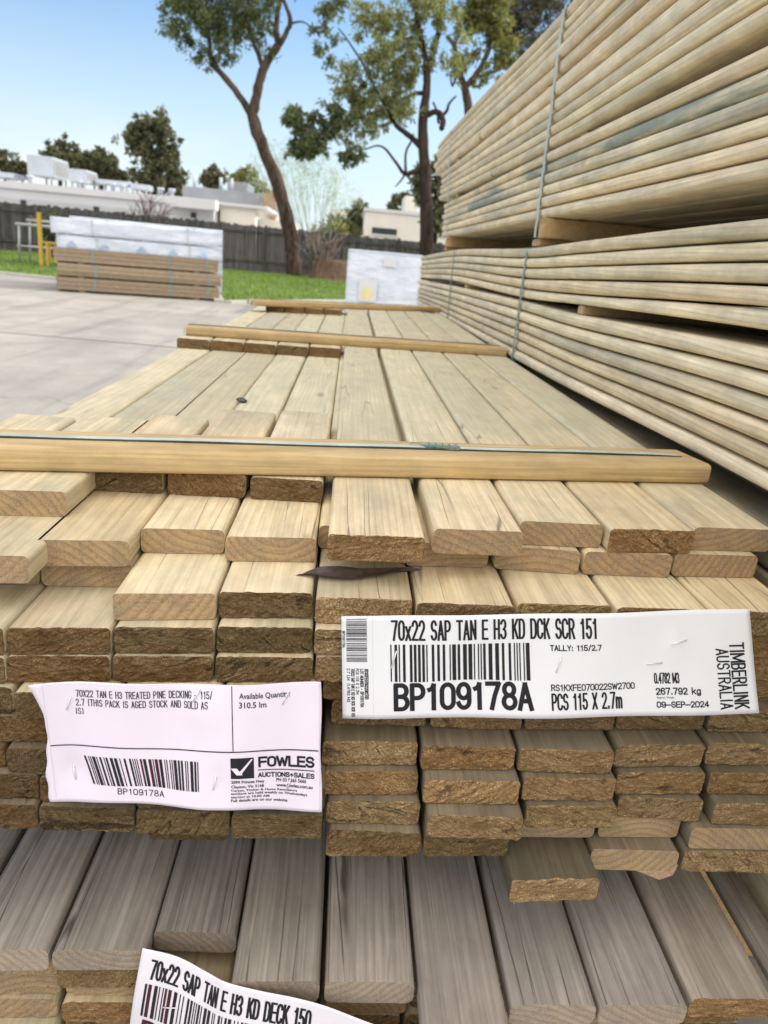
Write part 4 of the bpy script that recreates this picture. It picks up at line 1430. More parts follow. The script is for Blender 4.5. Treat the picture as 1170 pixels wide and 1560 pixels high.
M['lawn'] = plain('lawn_soil', (.115, .175, .03), .95, .3, 3)
M['joint'] = plain('joint_filler', (.16, .155, .15), .9, .2, 3)
M['kerb'] = plain('kerb_concrete', (.50, .47, .42), .85, .12, 5)
M['fence'] = plain('old_paling', (.10, .094, .09), .9, .35, 7, .1, stretch=(9, 9, .4))
M['bwhite'] = plain('white_wall', (.66, .66, .67), .7, .04, .6)
M['bcream'] = plain('cream_wall', (.78, .74, .66), .7, .05, .6)
M['bgrey'] = plain('grey_roofing', (.30, .31, .33), .6, .12, .8)
M['bdark'] = plain('dark_opening', (.05, .055, .06), .5, .2, 1)
M['brown'] = plain('terracotta_cladding', (.45, .27, .18), .7, .15, 1)
M['ac'] = plain('unit_metal', (.50, .54, .60), .45, .06, 2, .5)
M['galv'] = plain('galvanised_pipe', (.42, .42, .40), .45, .1, 8, .5)
M['yellow'] = plain('yellow_paint', (.62, .40, .07), .5, .1, 6, .4)
M['stump'] = plain('cut_stump', (.16, .105, .07), .9, .3, 8, .1, stretch=(4, 4, .6), bump=.01)
M['wrapblue'] = plain('blue_print', (.42, .52, .66), .4, .2, 9)
M['wrapyel'] = plain('yellow_sticker', (.74, .68, .36), .5, .1, 9)
M['greytim'] = wood('bundle_timber', (.42, .315, .215), (.29, .21, .14), .45, (.33, .26, .20), .6, .2)


def wrapmat():
    b = NB('pack_wrap', .38, .45)
    tc = b.n('TexCoord', 3)
    n1 = b.noise(b.vmul(tc, (1.2, 1.2, 3)), 2.2, 4, .6)
    n2 = b.noise(tc, 9, 4, .6)
    c = b.ramp(n1, [(.3, (.54, .60, .68)), (.65, (.70, .74, .81))])
    return b.out(c, b.bump(b.math('ADD', n1, b.math('MULTIPLY', n2, .25)), .8, .05))


M['wrap'] = wrapmat()

# ------------------------------------------------------------------ ground
def sheet(name, pts, z, mat):
    o = link(name, [(x, y, z) for x, y in pts], [tuple(range(len(pts)))], mat)
    o['kind'] = 'structure'
    return o


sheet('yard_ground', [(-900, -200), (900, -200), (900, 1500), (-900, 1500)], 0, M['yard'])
LAWN = [(-45, 22), (-7, 15.9), (-2.4, 14.6), (-2.1, 13.1), (0, 16.6), (4, 19.5), (16, 22), (16, 36), (-45, 29)]
sheet('lawn', LAWN, .012, M['lawn'])
kb = MB()
for a, b_ in zip(LAWN[:6], LAWN[1:7]):
    a, b_ = Vector((*a, 0)), Vector((*b_, 0))
    d = (b_ - a).normalized()
    nn = Vector((d.y, -d.x, 0)) * .16
    kb.add([a, b_, b_ + nn, a + nn, a + Vector((0, 0, .05)), b_ + Vector((0, 0, .05)), b_ + nn + Vector((0, 0, .05)), a + nn + Vector((0, 0, .05))],
           [(4, 5, 6, 7), (0, 4, 7, 3), (1, 2, 6, 5), (3, 7, 6, 2), (0, 1, 5, 4)])
o = kb.build('kerb', M['kerb'])
o['kind'] = 'structure'
jb = MB()
for (x0, y0, x1, y1) in ((-14, 7.6, 3, 6.75), (-3.6, 3, -6.2, 14)):
    a, b_ = Vector((x0, y0, .004)), Vector((x1, y1, .004))
    d = (b_ - a).normalized()
    nn = Vector((-d.y, d.x, 0)) * .012
    jb.add([a - nn, b_ - nn, b_ + nn, a + nn], [(0, 1, 2, 3)])
o = jb.build('ground_joint', M['joint'])
o['kind'] = 'structure'

rgx = random.Random(3)


def inside(x, y, poly):
    c = False
    for (x0, y0), (x1, y1) in zip(poly, poly[1:] + poly[:1]):
        if (y0 > y) != (y1 > y) and x < (x1 - x0) * (y - y0) / (y1 - y0) + x0:
            c = not c
    return c


V, F = [], []
while len(F) < 26000:
    y = rgx.uniform(12.9, 31)
    x = rgx.uniform(-15, 3.5)
    if not inside(x, y, LAWN):
        continue
    h = rgx.uniform(.03, .085) * (1.6 if mnoise.noise(Vector((x * .9, y * .9, 0))) > .25 else 1)
    a = rgx.uniform(0, math.pi)
    wd = rgx.uniform(.008, .02)
    dx, dy = math.cos(a) * wd, math.sin(a) * wd
    lx, ly = rgx.gauss(0, .03), rgx.gauss(0, .03)
    b0 = len(V)
    V += [(x - dx, y - dy, .012), (x + dx, y + dy, .012), (x + lx, y + ly, .012 + h)]
    F.append((b0, b0 + 1, b0 + 2))
o = link('grass', V, F, M['grassb'])
tag(o, 'bright green mown grass in front of the paling fence', 'grass', kind='stuff')


# ------------------------------------------------------------------ trees
def foliage(name, parent, rel, clumps, n, size, mat, rnd, droop=.5, aspect=.32, fill=.62):
    """leaf faces scattered through the crown: clumps are (centre, radius)"""
    V, F = [], []
    tot = sum(r ** 2.2 for c, r in clumps)
    for c, r in clumps:
        k = max(6, int(n * r ** 2.2 / tot))
        sub = [(c + Vector((rnd.gauss(0, 1), rnd.gauss(0, 1), rnd.gauss(0, .85))) * r * .56, r * rnd.uniform(.10, .34)) for _ in range(max(7, int(30 * fill)))]
        for _ in range(k):
            sc, sr = rnd.choice(sub)
            d = Vector((rnd.gauss(0, 1), rnd.gauss(0, 1), rnd.gauss(0, 1)))
            d.normalize()
            p = sc + d * sr * (rnd.random() ** .5 if rnd.random() < .8 else rnd.uniform(.8, 1.7))
            ax = Vector((rnd.gauss(0, 1), rnd.gauss(0, 1), rnd.gauss(0, 1) - droop * 1.6)).normalized()
            sd = ax.cross(Vector((rnd.gauss(0, 1), rnd.gauss(0, 1), rnd.gauss(0, 1)))).normalized()
            L_ = size * rnd.uniform(.6, 1.35)
            wv = sd * L_ * aspect * .5
            b0 = len(V)
            V += [p - rel, p + ax * L_ * .45 + wv - rel, p + ax * L_ - rel, p + ax * L_ * .45 - wv - rel]
            F.append((b0, b0 + 1, b0 + 2, b0 + 3))
    return link(name, V, F, mat, parent)


def tree(name, label, Y, base, limbs, clumps, n, size, bark, leaf, group='trees around the yard', seed=1, droop=.5, extra=None, fill=.62, aspect=.32, trunk_name='trunk', cat='tree'):
    rnd = random.Random(seed)
    k = Y / 1135.
    b0 = at(base[0], base[1], Y)
    b0.z = 0
    root = empty(name, label, cat, b0, group=group)
    for i, lm in enumerate(limbs):
        mb = MB()
        pts, rr = [], []
        dep = 0 if i == 0 else rnd.uniform(-.6, .6)
        for j, (px, py, wd) in enumerate(lm):
            p = at(px, py, Y)
            p.y += dep * j / max(1, len(lm) - 1)
            pts.append(p - b0)
            rr.append(wd * k * (.43 if wd > 8 else .5))
        if i == 0:
            pts[0].z = min(pts[0].z, 0)
            pts[0].z = -.05
        # smooth the limb
        P2, R2 = [], []
        for j in range(len(pts) - 1):
            pa, pb = pts[max(j - 1, 0)], pts[min(j + 2, len(pts) - 1)]
            for t in (0, .33, .66):
                q = .5 * ((2 * pts[j]) + (pts[j + 1] - pa) * t + (2 * pa - 5 * pts[j] + 4 * pts[j + 1] - pb) * t * t + (3 * pts[j] - pa - 3 * pts[j + 1] + pb) * t ** 3)
                r_ = rr[j] + (rr[j + 1] - rr[j]) * t
                P2.append(q + Vector((rnd.gauss(0, 1), rnd.gauss(0, 1), 0)) * r_ * .08)
                R2.append(r_ * rnd.uniform(.93, 1.08))
        P2.append(pts[-1])
        R2.append(rr[-1])
        mb.tube(P2, R2, 9 if rr[0] > .1 else 6)
        mb.build(trunk_name if i == 0 else 'limb', bark, root)
    cl = []
    for (px, py, r) in clumps:
        c = at(px, py, Y)
        c.y += rnd.uniform(-1, 1) * r * k * .7
        cl.append((c, r * k))
    if cl:
        foliage('crown', root, b0, cl, n, size, leaf, rnd, droop, aspect, fill)
    if extra:
        for (cl2, n2, sz, lf) in extra:
            foliage('crown', root, b0, [(at(a, b_, Y), r * k) for a, b_, r in cl2], n2, sz, lf, rnd, droop, aspect, fill)
    return root


tree('gum_tree', 'tall leaning gum tree with forked dark trunk, standing alone on the lawn', 31, (447, 420),
     [[(449, 424, 27), (446, 390, 25), (441, 350, 24), (431, 308, 22), (418, 268, 21), (402, 228, 20), (388, 190, 20), (386, 172, 17), (391, 145, 15), (398, 116, 14), (408, 92, 13), (424, 68, 12)],
      [(386, 182, 13), (374, 160, 11), (358, 137, 10), (338, 113, 9), (325, 98, 8), (321, 80, 6), (318, 50, 4), (300, 20, 3)],
      [(424, 70, 10), (420, 45, 8), (421, 20, 7), (425, -10, 6), (420, -60, 5)],
      [(424, 70, 7), (436, 52, 7), (443, 35, 6), (438, 15, 5), (430, -8, 5), (440, -60, 4)],
      [(400, 105, 7), (396, 88, 6), (388, 70, 5), (384, 50, 3), (370, 20, 3)],
      [(443, 36, 3), (460, 34, 2), (475, 44, 1.5), (490, 60, 1)]],
     [(288, 22, 34), (275, 48, 20), (318, 52, 32), (300, 82, 17), (262, 2, 22), (340, 18, 36), (378, 18, 34), (402, 48, 18), (362, 48, 16), (408, 78, 9), (335, 70, 16), (300, -20, 45), (360, -30, 50), (420, -60, 55), (345, 95, 8), (322, 88, 10), (395, 66, 9)],
     30000, .145, M['bark'], M['gum'], seed=4, extra=[([(500, 18, 13), (496, 40, 8), (520, 5, 10), (488, 75, 9), (503, 95, 8), (480, 45, 7), (510, 60, 7)], 1500, .17, M['gum'])])
tree('gum_tree', 'upright gum tree with dark trunk and bare dead branches beside the tall stack', 24, (655, 392),
     [[(654, 400, 24), (650, 340, 22), (649, 290, 20), (646, 240, 18), (644, 200, 16), (646, 165, 15), (651, 135, 13), (650, 108, 12), (646, 80, 9), (640, 50, 7), (632, 10, 6), (628, -30, 5)],
      [(650, 125, 9), (660, 80, 8), (669, 45, 8), (675, 15, 7), (680, -20, 6)],
      [(643, 226, 9), (630, 212, 8), (616, 200, 7), (604, 190, 6), (596, 178, 5), (580, 165, 3)],
      [(643, 257, 7), (630, 262, 7), (617, 265, 6), (606, 252, 4), (596, 238, 3.5), (586, 226, 3), (574, 222, 2.5), (556, 228, 2)],
      [(618, 264, 4), (617, 248, 3.5), (618, 232, 3), (624, 220, 3), (628, 208, 2)],
      [(617, 265, 4), (610, 276, 2.5), (602, 284, 1.5)],
      [(650, 176, 9), (660, 172, 9), (669, 176, 8), (672, 188, 8), (669, 202, 7)],
      [(670, 180, 6), (680, 170, 4), (684, 158, 3), (694, 148, 2)],
      [(668, 188, 4), (666, 170, 3), (660, 155, 3)],
      [(644, 142, 6), (632, 141, 5), (622, 144, 4), (608, 150, 2)],
      [(600, 184, 4), (575, 140, 3), (555, 100, 3), (530, 60, 2), (515, 40, 1.5)]],
     [(556, 128, 38), (582, 96, 32), (566, 165, 30), (535, 128, 20), (548, 190, 20), (530, 215, 12), (604, 130, 26), (596, 60, 30), (628, 30, 34), (570, 40, 22), (640, 85, 26), (620, 105, 24), (690, 95, 16), (700, 45, 18),
      (595, 165, 22), (618, 165, 16), (560, 10, 22), (660, 0, 30), (612, 175, 10)],
     19000, .13, M['barkdark'], M['gum2'], seed=9, fill=.8,
     extra=[([(452, 190, 18), (466, 212, 20), (455, 228, 12), (478, 176, 10), (448, 172, 10), (470, 230, 14), (510, 168, 13), (518, 186, 14), (500, 200, 10), (487, 205, 9), (540, 235, 12), (525, 240, 9)], 6000, .16, M['gum'])])
tree('gum_tree', 'pale-limbed forked gum tree rising directly behind the tall stack', 27, (716, 400),
     [[(717, 400, 20), (716, 260, 18), (715, 180, 15), (712, 150, 13), (707, 134, 11), (700, 108, 9), (694, 80, 7), (690, 66, 6), (680, 54, 4)],
      [(708, 134, 8), (722, 118, 8), (735, 98, 7), (745, 75, 7), (749, 50, 6), (748, 30, 5), (740, 0, 4)],
      [(692, 70, 5), (698, 55, 4), (704, 40, 3), (712, 34, 2)],
      [(698, 108, 4), (690, 130, 3), (688, 110, 2)],
      [(722, 118, 4), (745, 112, 3), (765, 100, 3), (780, 84, 2)]],
     [(735, 14, 22), (752, 32, 18), (720, 30, 14), (745, -10, 30), (770, 70, 16), (760, 90, 14), (700, 95, 12), (722, 80, 10), (735, 120, 10), (755, 55, 12), (780, 95, 10)],
     8000, .16, M['bark'], M['yel'], seed=15, fill=.8, extra=[([(735, 14, 22), (745, 30, 18), (720, 24, 16), (756, 12, 18)], 3000, .16, M['gum2'])])
tree('dense_tree', 'dense dark olive tree high behind the top of the stack', 42, (800, 380),
     [[(800, 385, 22), (800, 200, 18), (800, 80, 14)]], [(800, 25, 42), (770, 20, 26), (830, 10, 34), (800, -20, 50), (775, 55, 16), (850, -10, 30), (810, 62, 20), (790, 78, 12)], 16000, .19, M['barkdark'], M['darkfol'], seed=20, fill=1.2)
# distant trees over the roofs
tree('far_tree', 'large round dark tree standing behind the white building', 75, (235, 330), [[(232, 360, 9), (232, 300, 8), (230, 250, 6)], [(230, 270, 5), (250, 240, 3)]],
     [(212, 196, 17), (230, 190, 16), (246, 202, 16), (205, 212, 13), (225, 214, 20), (250, 222, 16), (214, 232, 12), (240, 240, 14), (258, 244, 14), (262, 262, 15), (245, 268, 18), (228, 262, 12), (258, 282, 16), (235, 282, 14), (213, 270, 9), (203, 262, 6), (270, 276, 8)], 19800, .34, M['barkdark'], M['far'], 'distant trees over the rooftops', 31, .2, fill=1.1, aspect=.5)
tree('far_tree', 'rounded tree just behind the rooftop plant box', 80, (92, 330), [[(92, 360, 7), (92, 300, 6), (92, 250, 5)]],
     [(92, 226, 13), (104, 236, 13), (80, 234, 11), (112, 248, 12), (92, 244, 15), (120, 256, 8), (72, 240, 8)], 7920, .34, M['barkdark'], M['far'], 'distant trees over the rooftops', 32, .2, fill=1.1, aspect=.5)
tree('far_tree', 'broad tree between the plant box and the large round tree', 80, (152, 330), [[(155, 360, 7), (155, 300, 6), (155, 260, 5)]],
     [(154, 243, 13), (168, 250, 12), (142, 252, 11), (158, 260, 14), (172, 264, 9), (130, 240, 9), (128, 256, 8), (182, 266, 8), (190, 272, 6)], 7920, .34, M['barkdark'], M['far'], 'distant trees over the rooftops', 33, .2, fill=1., aspect=.5)
tree('far_tree', 'dark tree cut by the left edge of the photo behind the roof', 80, (8, 330), [[(8, 360, 6), (8, 300, 5), (8, 262, 4)]],
     [(2, 248, 13), (16, 256, 10), (-10, 242, 14), (30, 254, 9), (34, 262, 6), (22, 264, 8)], 5720, .34, M['barkdark'], M['far'], 'distant trees over the rooftops', 34, .2, fill=1., aspect=.5)
tree('far_tree', 'small grey-green tree over the grey roof, left one of two', 85, (325, 330), [[(326, 350, 5), (326, 300, 4), (326, 275, 3)]],
     [(325, 262, 9), (333, 272, 8), (316, 272, 8), (326, 280, 8)], 3300, .32, M['barkdark'], M['far'], 'distant trees over the rooftops', 35, .2, fill=1., aspect=.5)
tree('far_tree', 'yellowish tree over the grey roof beside the leaning trunk', 70, (372, 330), [[(372, 350, 5), (372, 300, 4), (372, 280, 3)]],
     [(370, 270, 11), (384, 272, 10), (358, 272, 8), (392, 286, 9), (378, 282, 9), (402, 296, 7)], 4840, .30, M['barkdark'], M['yel'], 'distant trees over the rooftops', 36, .2, fill=1., aspect=.5)
tree('far_tree', 'dark bushy tree beside the cream building on its left', 60, (546, 345), [[(546, 372, 5), (546, 350, 4), (546, 330, 3)]],
     [(548, 318, 10), (558, 326, 8), (540, 330, 9), (550, 340, 12), (535, 348, 9), (556, 348, 8), (545, 312, 5)], 5280, .26, M['barkdark'], M['far'], 'distant trees over the rooftops', 37, .2, fill=1., aspect=.5)
tree('far_tree', 'small round tree above the roof of the cream building', 80, (612, 340), [[(612, 360, 5), (612, 330, 4), (612, 315, 3)]],
     [(606, 306, 8), (618, 304, 9), (628, 310, 7), (600, 314, 7)], 3300, .32, M['barkdark'], M['far'], 'distant trees over the rooftops', 38, .2, fill=1., aspect=.5)
tree('dense_tree', 'dark column of foliage between the dead-branched trunk and the stack', 40, (662, 380), [[(664, 385, 8), (664, 330, 7), (664, 270, 5)]],
     [(640, 280, 10), (645, 260, 9), (668, 280, 13), (672, 310, 12), (670, 250, 10), (665, 335, 12), (640, 300, 8)], 2600, .35, M['barkdark'], M['far'], 'trees around the yard', 39, .3, fill=1.)
for i, (cx, lab, mt) in enumerate([(505, 'yellow-green bush just over the fence right of the leaning trunk', 'yel'), (520, 'darker green bush over the fence behind the yellow one', 'far')]):
    tree('bush', lab, 40 + 3 * i, (cx, 372), [[(cx, 385, 4), (cx, 365, 3), (cx, 350, 2)]], [(cx - 10, 352, 10), (cx + 8, 348, 10), (cx, 362, 13), (cx + 18, 362, 9), (cx - 16, 366, 8)] if not i else [(cx - 4, 338, 7), (cx + 6, 346, 8), (cx + 18, 356, 8)], 1800, .3, M['barkdark'], M[mt], 'bushes along the fence', 50 + i, .2, fill=1., cat='bush', trunk_name='stem')
tree('bush', 'grey-green bush behind the yellow frame in front of the fence', 27, (80, 400), [[(80, 402, 4), (80, 370, 3), (80, 350, 2)]], [(72, 338, 9), (85, 334, 9), (92, 345, 9), (78, 350, 10), (66, 352, 7), (84, 365, 8)], 1500, .2, M['barkdark'], M['far'], 'bushes along the fence', 52, .2, fill=1., cat='bush', trunk_name='stem')


def whips(name, label, Y, base, tips, mat, wid, leaf=None, nleaf=0, lsize=.2, seed=3, split=3):
    rnd = random.Random(seed)
    k = Y / 1135.
    b0 = at(base[0], base[1], Y)
    root = empty(name, label, 'shrub', (b0.x, b0.y, 0), group='bare shrubs by the fence')
    rel = Vector((b0.x, b0.y, 0))
    mb = MB()
    cl = []
    for (tx, ty) in tips:
        tip = at(tx, ty, Y)
        tip.y += rnd.uniform(-.8, .8)
        st = Vector((b0.x + rnd.uniform(-.15, .15), b0.y, 0.0))
        mid = st.lerp(tip, .5) + Vector((rnd.uniform(-.25, .25), 0, rnd.uniform(.1, .5)))
        pts = [st.lerp(mid, t) * (1 - t) + mid.lerp(tip, t) * t for t in [i / 6 for i in range(7)]]
        pts = [p - rel for p in pts]
        mb.tube(pts, [wid * k * (1.15 - i / 7) for i in range(7)], 5)
        for _ in range(split):
            i = rnd.randint(2, 5)
            q = pts[i]
            e = q + (pts[6] - q) * rnd.uniform(.5, .9) + Vector((rnd.uniform(-.5, .5), rnd.uniform(-.4, .4), rnd.uniform(-.1, .4)))
            mb.tube([q, (q + e) / 2 + Vector((rnd.uniform(-.08, .08), 0, .05)), e], [wid * k * .5, wid * k * .4, wid * k * .2], 4)
            cl.append((e + rel, 11 * k))
        cl.append((tip, 14 * k))
    mb.build('stems', mat, root)
    if leaf:
        foliage('leaves', root, rel, cl, nleaf, lsize, leaf, rnd, .8, .28, .4)


whips('willow_shrub', 'tall wispy pale shrub with thin whips behind the leaning trunk', 38, (478, 395),
      [(400, 232), (412, 215), (425, 240), (440, 228), (452, 250), (462, 236), (474, 248), (486, 240), (498, 252), (510, 262), (520, 275), (532, 290), (390, 250), (384, 270), (545, 300), (420, 270), (460, 280), (505, 290)], M['wisp'], .55, M['wisp'], 4200, .11, 5, 6)
whips('bare_shrub', 'leafless reddish twiggy shrub in front of the white building', 33, (225, 350),
      [(196, 312), (202, 304), (210, 300), (218, 297), (226, 296), (234, 298), (242, 301), (250, 306), (256, 314), (195, 322), (258, 322), (214, 308), (238, 310)], M['twigred'], 1.1, None, 0, .2, 6, 6)
whips('bare_shrub', 'leafless pale shrub against the fence right of the leaning trunk', 30, (488, 405),
      [(462, 350), (470, 342), (482, 340), (494, 346), (505, 352), (514, 362), (468, 362), (478, 356), (500, 368), (512, 378)], M['twig'], 1.3, None, 0, .2, 7, 5)

# ------------------------------------------------------------------ fence, buildings
def fence():
    A, B = Vector((-34, 28.0, 0)), Vector((9, 33.6, 0))
    d = (B - A).normalized()
    ln = (B - A).length
    nn = Vector((-d.y, d.x, 0))
    root = empty('paling_fence', 'long dark weathered paling fence across the back of the yard', 'fence', A)
    rnd = random.Random(2)
    mb = MB()
    s = 0
    def slab(m, s0, s1, o0, o1, z0, z1):
        p = [d * s0 + nn * o0, d * s1 + nn * o0, d * s1 + nn * o1, d * s0 + nn * o1]
        m.add([q + Vector((0, 0, z0)) for q in p] + [q + Vector((0, 0, z1)) for q in p], [(0, 1, 5, 4), (1, 2, 6, 5), (2, 3, 7, 6), (3, 0, 4, 7), (4, 5, 6, 7), (3, 2, 1, 0)])
    while s < ln:
        wd = rnd.uniform(.09, .11)
        o_ = rnd.uniform(-.006, .006)
        slab(mb, s, s + wd - .006, o_, o_ + .016, .03, 1.74 + rnd.uniform(-.03, .05))
        s += wd
    mb.build('palings', M['fence'], root)
    for z in (.35, 1.45):
        m = MB()
        slab(m, 0, ln, -.06, -.012, z, z + .08)
        m.build('rail', M['fence'], root)
    s = 1.
    while s < ln:
        m = MB()
        slab(m, s, s + .1, -.16, -.061, 0, 1.80)
        m.build('post', M['fence'], root)
        s += 2.7


fence()


def bx(root, rel, name, a, b_, ya, yb, mat):
    """box whose front face runs from photo survey point a (top left) to b_ (bottom right)"""
    x0, x1, z1, z0 = a[0], b_[0], a[1], b_[1]
    return MB().box(x0 - rel.x, x1 - rel.x, ya - rel.y, yb - rel.y, z0, z1).build(name, mat, root)


def P2(px, py, Y):
    p = at(px, py, Y)
    return (p.x, p.z)


def building_white():
    Y = 46.
    x1, zt = P2(326, 300, Y)
    zt = (P2(10, 281, Y)[1] + P2(300, 298, Y)[1]) / 2
    rel = Vector((-20, Y, 0))
    root = empty('white_building', 'long low white building with flat roof behind the fence on the left', 'building', rel)
    MB().box(-22, x1 - rel.x, .0, 14, 0, zt - .35).build('wall', M['bwhite'], root)
    MB().box(-22.1, x1 - rel.x + .15, -.15, 14.2, zt - .349, zt).build('parapet', M['bwhite'], root)
    MB().box(-22, x1 - rel.x - 2.9, -.16, -.12, zt - .9, zt - .84).build('flashing', M['ac'], root)
    for px in (36, 147, 295):
        x, z = P2(px, 309 if px < 100 else 318 if px < 200 else 328, Y)
        MB().box(x - rel.x - .14, x - rel.x + .14, -.1, -.002, z - .14, z + .14).build('wall_vent', M['bdark'], root)
    # recessed porch and its flat hood
    xp = P2(262, 300, Y)[0]
    MB().box(xp - rel.x, x1 - rel.x + .3, -1.3, -.151, zt - .55, zt - .02).build('porch_roof', M['bwhite'], root)
    MB().box(x1 - rel.x + .16, x1 - rel.x + 2.2, 1.2, 9, 0, 3.1).build('side_wing', M['bcream'], root)
    MB().box(x1 - rel.x + .2, x1 - rel.x + 2.9, .9, 9.3, 3.101, 3.25).build('wing_roof', M['bwhite'], root)
    MB().box(x1 - rel.x + 2.25, x1 - rel.x + 4.4, 2.5, 8, 0, 2.6).build('end_wing', M['bcream'], root)
    return zt


ZR = building_white()


def roof_unit(name, label, px0, px1, py0, py1, Y, dep, mat, legs=True, cat='roof unit', grp='plant units on the white roof'):
    x0, z1 = P2(px0, py0, Y)
    x1, z0 = P2(px1, py1, Y)
    z0 = max(z0, ZR + .15)
    z1 = max(z1, z0 + .25)
    c = Vector(((x0 + x1) / 2, Y + dep / 2, ZR))
    root = empty(name, label, cat, c, group=grp)
    MB().box(x0 - c.x, x1 - c.x, -dep / 2, dep / 2, z0 - ZR, z1 - ZR, 0, .03).build('casing', mat, root)
    n = 6
    m = MB()
    for i in range(n):
        y = -dep / 2 + dep * (i + .3) / n
        m.box(x1 - c.x + .005, x1 - c.x + .05, y, y + dep / n * .55, z0 - ZR + .15, z1 - ZR - .12)
    m.build('louvre', M['galv'], root)
    if legs:
        for sx in (x0 + .15, x1 - .15):
            for sy in (-dep / 2 + .1, dep / 2 - .1):
                MB().box(sx - c.x - .05, sx - c.x + .05, sy - .05, sy + .05, 0, z0 - ZR - .001).build('leg', M['galv'], root)
    return root


roof_unit('rooftop_unit', 'large white boxy air handling unit standing highest on the white roof', 40, 81, 235, 270, 49, 2.6, M['ac'])
roof_unit('rooftop_unit', 'lower white duct unit right of the tallest rooftop box', 104, 132, 256, 279, 49, 2.0, M['ac'])
roof_unit('rooftop_unit', 'long low grey plant unit along the middle of the white roof', 145, 196, 272, 284, 50, 1.6, M['ac'])
roof_unit('rooftop_unit', 'small bright plant box at the right of the rooftop units', 198, 226, 279, 290, 50, 1.2, M['ac'])
roof_unit('rooftop_unit', 'low plant unit cut by the left edge of the photo', -40, 22, 258, 272, 49, 1.6, M['ac'])
for i, (px, py) in enumerate([(172, 288), (186, 289), (245, 290), (262, 291), (46, 278), (120, 284)]):
    x, z = P2(px, py, 47.5)
    m = MB().tube([(0, 0, 0), (0, 0, .34), (0, 0, .35)], [.12, .12, .16], 8)
    m.tube([(0, 0, .355), (0, 0, .5), (0, 0, .52)], [.2, .2, .05], 8)
    o = m.build('roof_cowl', M['ac'], loc=(x, 47.5, ZR))
    tag(o, '%s small vent cowl along the white roof edge, counted from the left' % ORD[[46, 120, 172, 186, 245, 262].index(px) + 1], 'roof vent', 'vent cowls on the white roof')

# dark-roofed building behind
rel = Vector((-9, 60, 0))
root = empty('grey_roof_building', 'grey-roofed building with roof pipes, left of the leaning trunk', 'building', rel)
x0, z1 = P2(286, 284, 60)
x1, z0 = P2(412, 300, 60)
MB().box(x0 - rel.x, x1 - rel.x, 0, 10, 0, z1 - 1.).build('wall', M['bcream'], root)
MB().box(x0 - rel.x - .3, x1 - rel.x + .3, -.3, 10.3, z1 - .999, z1).build('roof', M['bgrey'], root)
xa, za = P2(340, 276, 60)
xb, _ = P2(372, 276, 60)
MB().box(xa - rel.x, xb - rel.x, 2, 6, z1 + .001, za + .2).build('roof_box', M['bgrey'], root)
for px in (292, 333, 350):
    x, z = P2(px, 280, 60)
    MB().tube([(x - rel.x, 1, z1), (x - rel.x, 1, z1 + .9)], .12, 8).build('flue', M['ac'], root)
xc, zc = P2(402, 294, 59)
xd, ze = P2(420, 330, 59)
MB().box(xc - rel.x, xd - rel.x, -1.4, -.301, 0, zc).build('terracotta_wall', M['brown'], root)

rel = Vector((3, 48, 0))
root = empty('cream_building', 'cream building with dark window seen past the dead-branched trunk', 'building', rel)
x0, z1 = P2(557, 321, 48)
x1, z0 = P2(690, 340, 48)
MB().box(x0 - rel.x, x1 - rel.x + 3, 0, 8, 0, z1).build('wall', M['bcream'], root)
MB().box(x0 - rel.x - .1, x1 - rel.x + 3.1, -.1, 8.1, z1 + .001, z1 + .18).build('parapet', M['bwhite'], root)
xw0, zw1 = P2(567, 346, 48)
xw1, zw0 = P2(604, 359, 48)
f = MB().box(xw0 - rel.x, xw1 - rel.x, -.05, -.002, zw0, zw1).build('window', M['bdark'], root)
MB().box(xw0 - rel.x - .06, xw1 - rel.x + .06, -.09, -.0505, zw0 - .08, zw0 - .001).build('sill', M['bwhite'], f)
xa, za = P2(618, 298, 62)
xb, zb = P2(634, 330, 62)
o = MB().box(-(xb - xa) / 2, (xb - xa) / 2, 0, 4, 0, za).build('tower_block', M['bcream'], loc=((xa + xb) / 2, 62, 0))
tag(o, 'narrow pale tower block far behind the cream building', 'building')
xa, za = P2(500, 318, 75)
xb, zb = P2(545, 330, 75)
o = MB().box(-(xb - xa) / 2, (xb - xa) / 2, 0, 6, 0, za).build('distant_building', M['bcream'], loc=((xa + xb) / 2, 75, 0))
tag(o, 'low pale building far beyond the bushes, left of the dark bushy tree', 'building')


# ------------------------------------------------------------------ timber packs in the yard
def box_rot(name, w_, d, h, mat, parent, loc, bev=.02, seed=0, rough=0.):
    m = MB().box(-w_ / 2, w_ / 2, 0, d, 0, h, 0, bev)
    return m.build(name, mat, parent, loc)


ang = math.atan2(13.34 - 12.58, -2.26 + 4.71)
BASE = Vector((-3.44, 12.96, 0))


def local(u, v):
    return BASE + Vector((math.cos(ang) * u - math.sin(ang) * v, math.sin(ang) * u + math.cos(ang) * v, 0))


def timber_bundle(label, z, h, off, wid, dep, group, yy=0., x=0.):
    p = local(x + off, yy)
    root = empty('timber_bundle', label, 'timber bundle', (p.x, p.y, z), ang, group)
    rnd = random.Random(int(z * 1000) + 3)
    n = 3
    th = h / n
    for i in range(n):
        m = MB()
        k = 9
        for j in range(k):
            y0 = j * dep / k
            dx = rnd.uniform(-.008, .012)
            m.box(-wid / 2 + dx, wid / 2 + rnd.uniform(-.016, .008), y0 + .002, y0 + dep / k - .002, i * th + .0015, (i + 1) * th - .0015, 0, .004)
        o = m.build('board_layer', M['greytim'], root)
        t_ = rnd.uniform(.62, 1.1)
        o.color = (t_, rnd.random(), rnd.random(), t_)
    for xs in (-wid * .28, wid * .18, wid * .42):
        m = MB()
        m.box(xs, xs + .025, -.004, -.001, 0, h)
        m.box(xs, xs + .025, -.004, dep, h + .001, h + .003)
        m.build('band', M['strapg'], root)
    return root


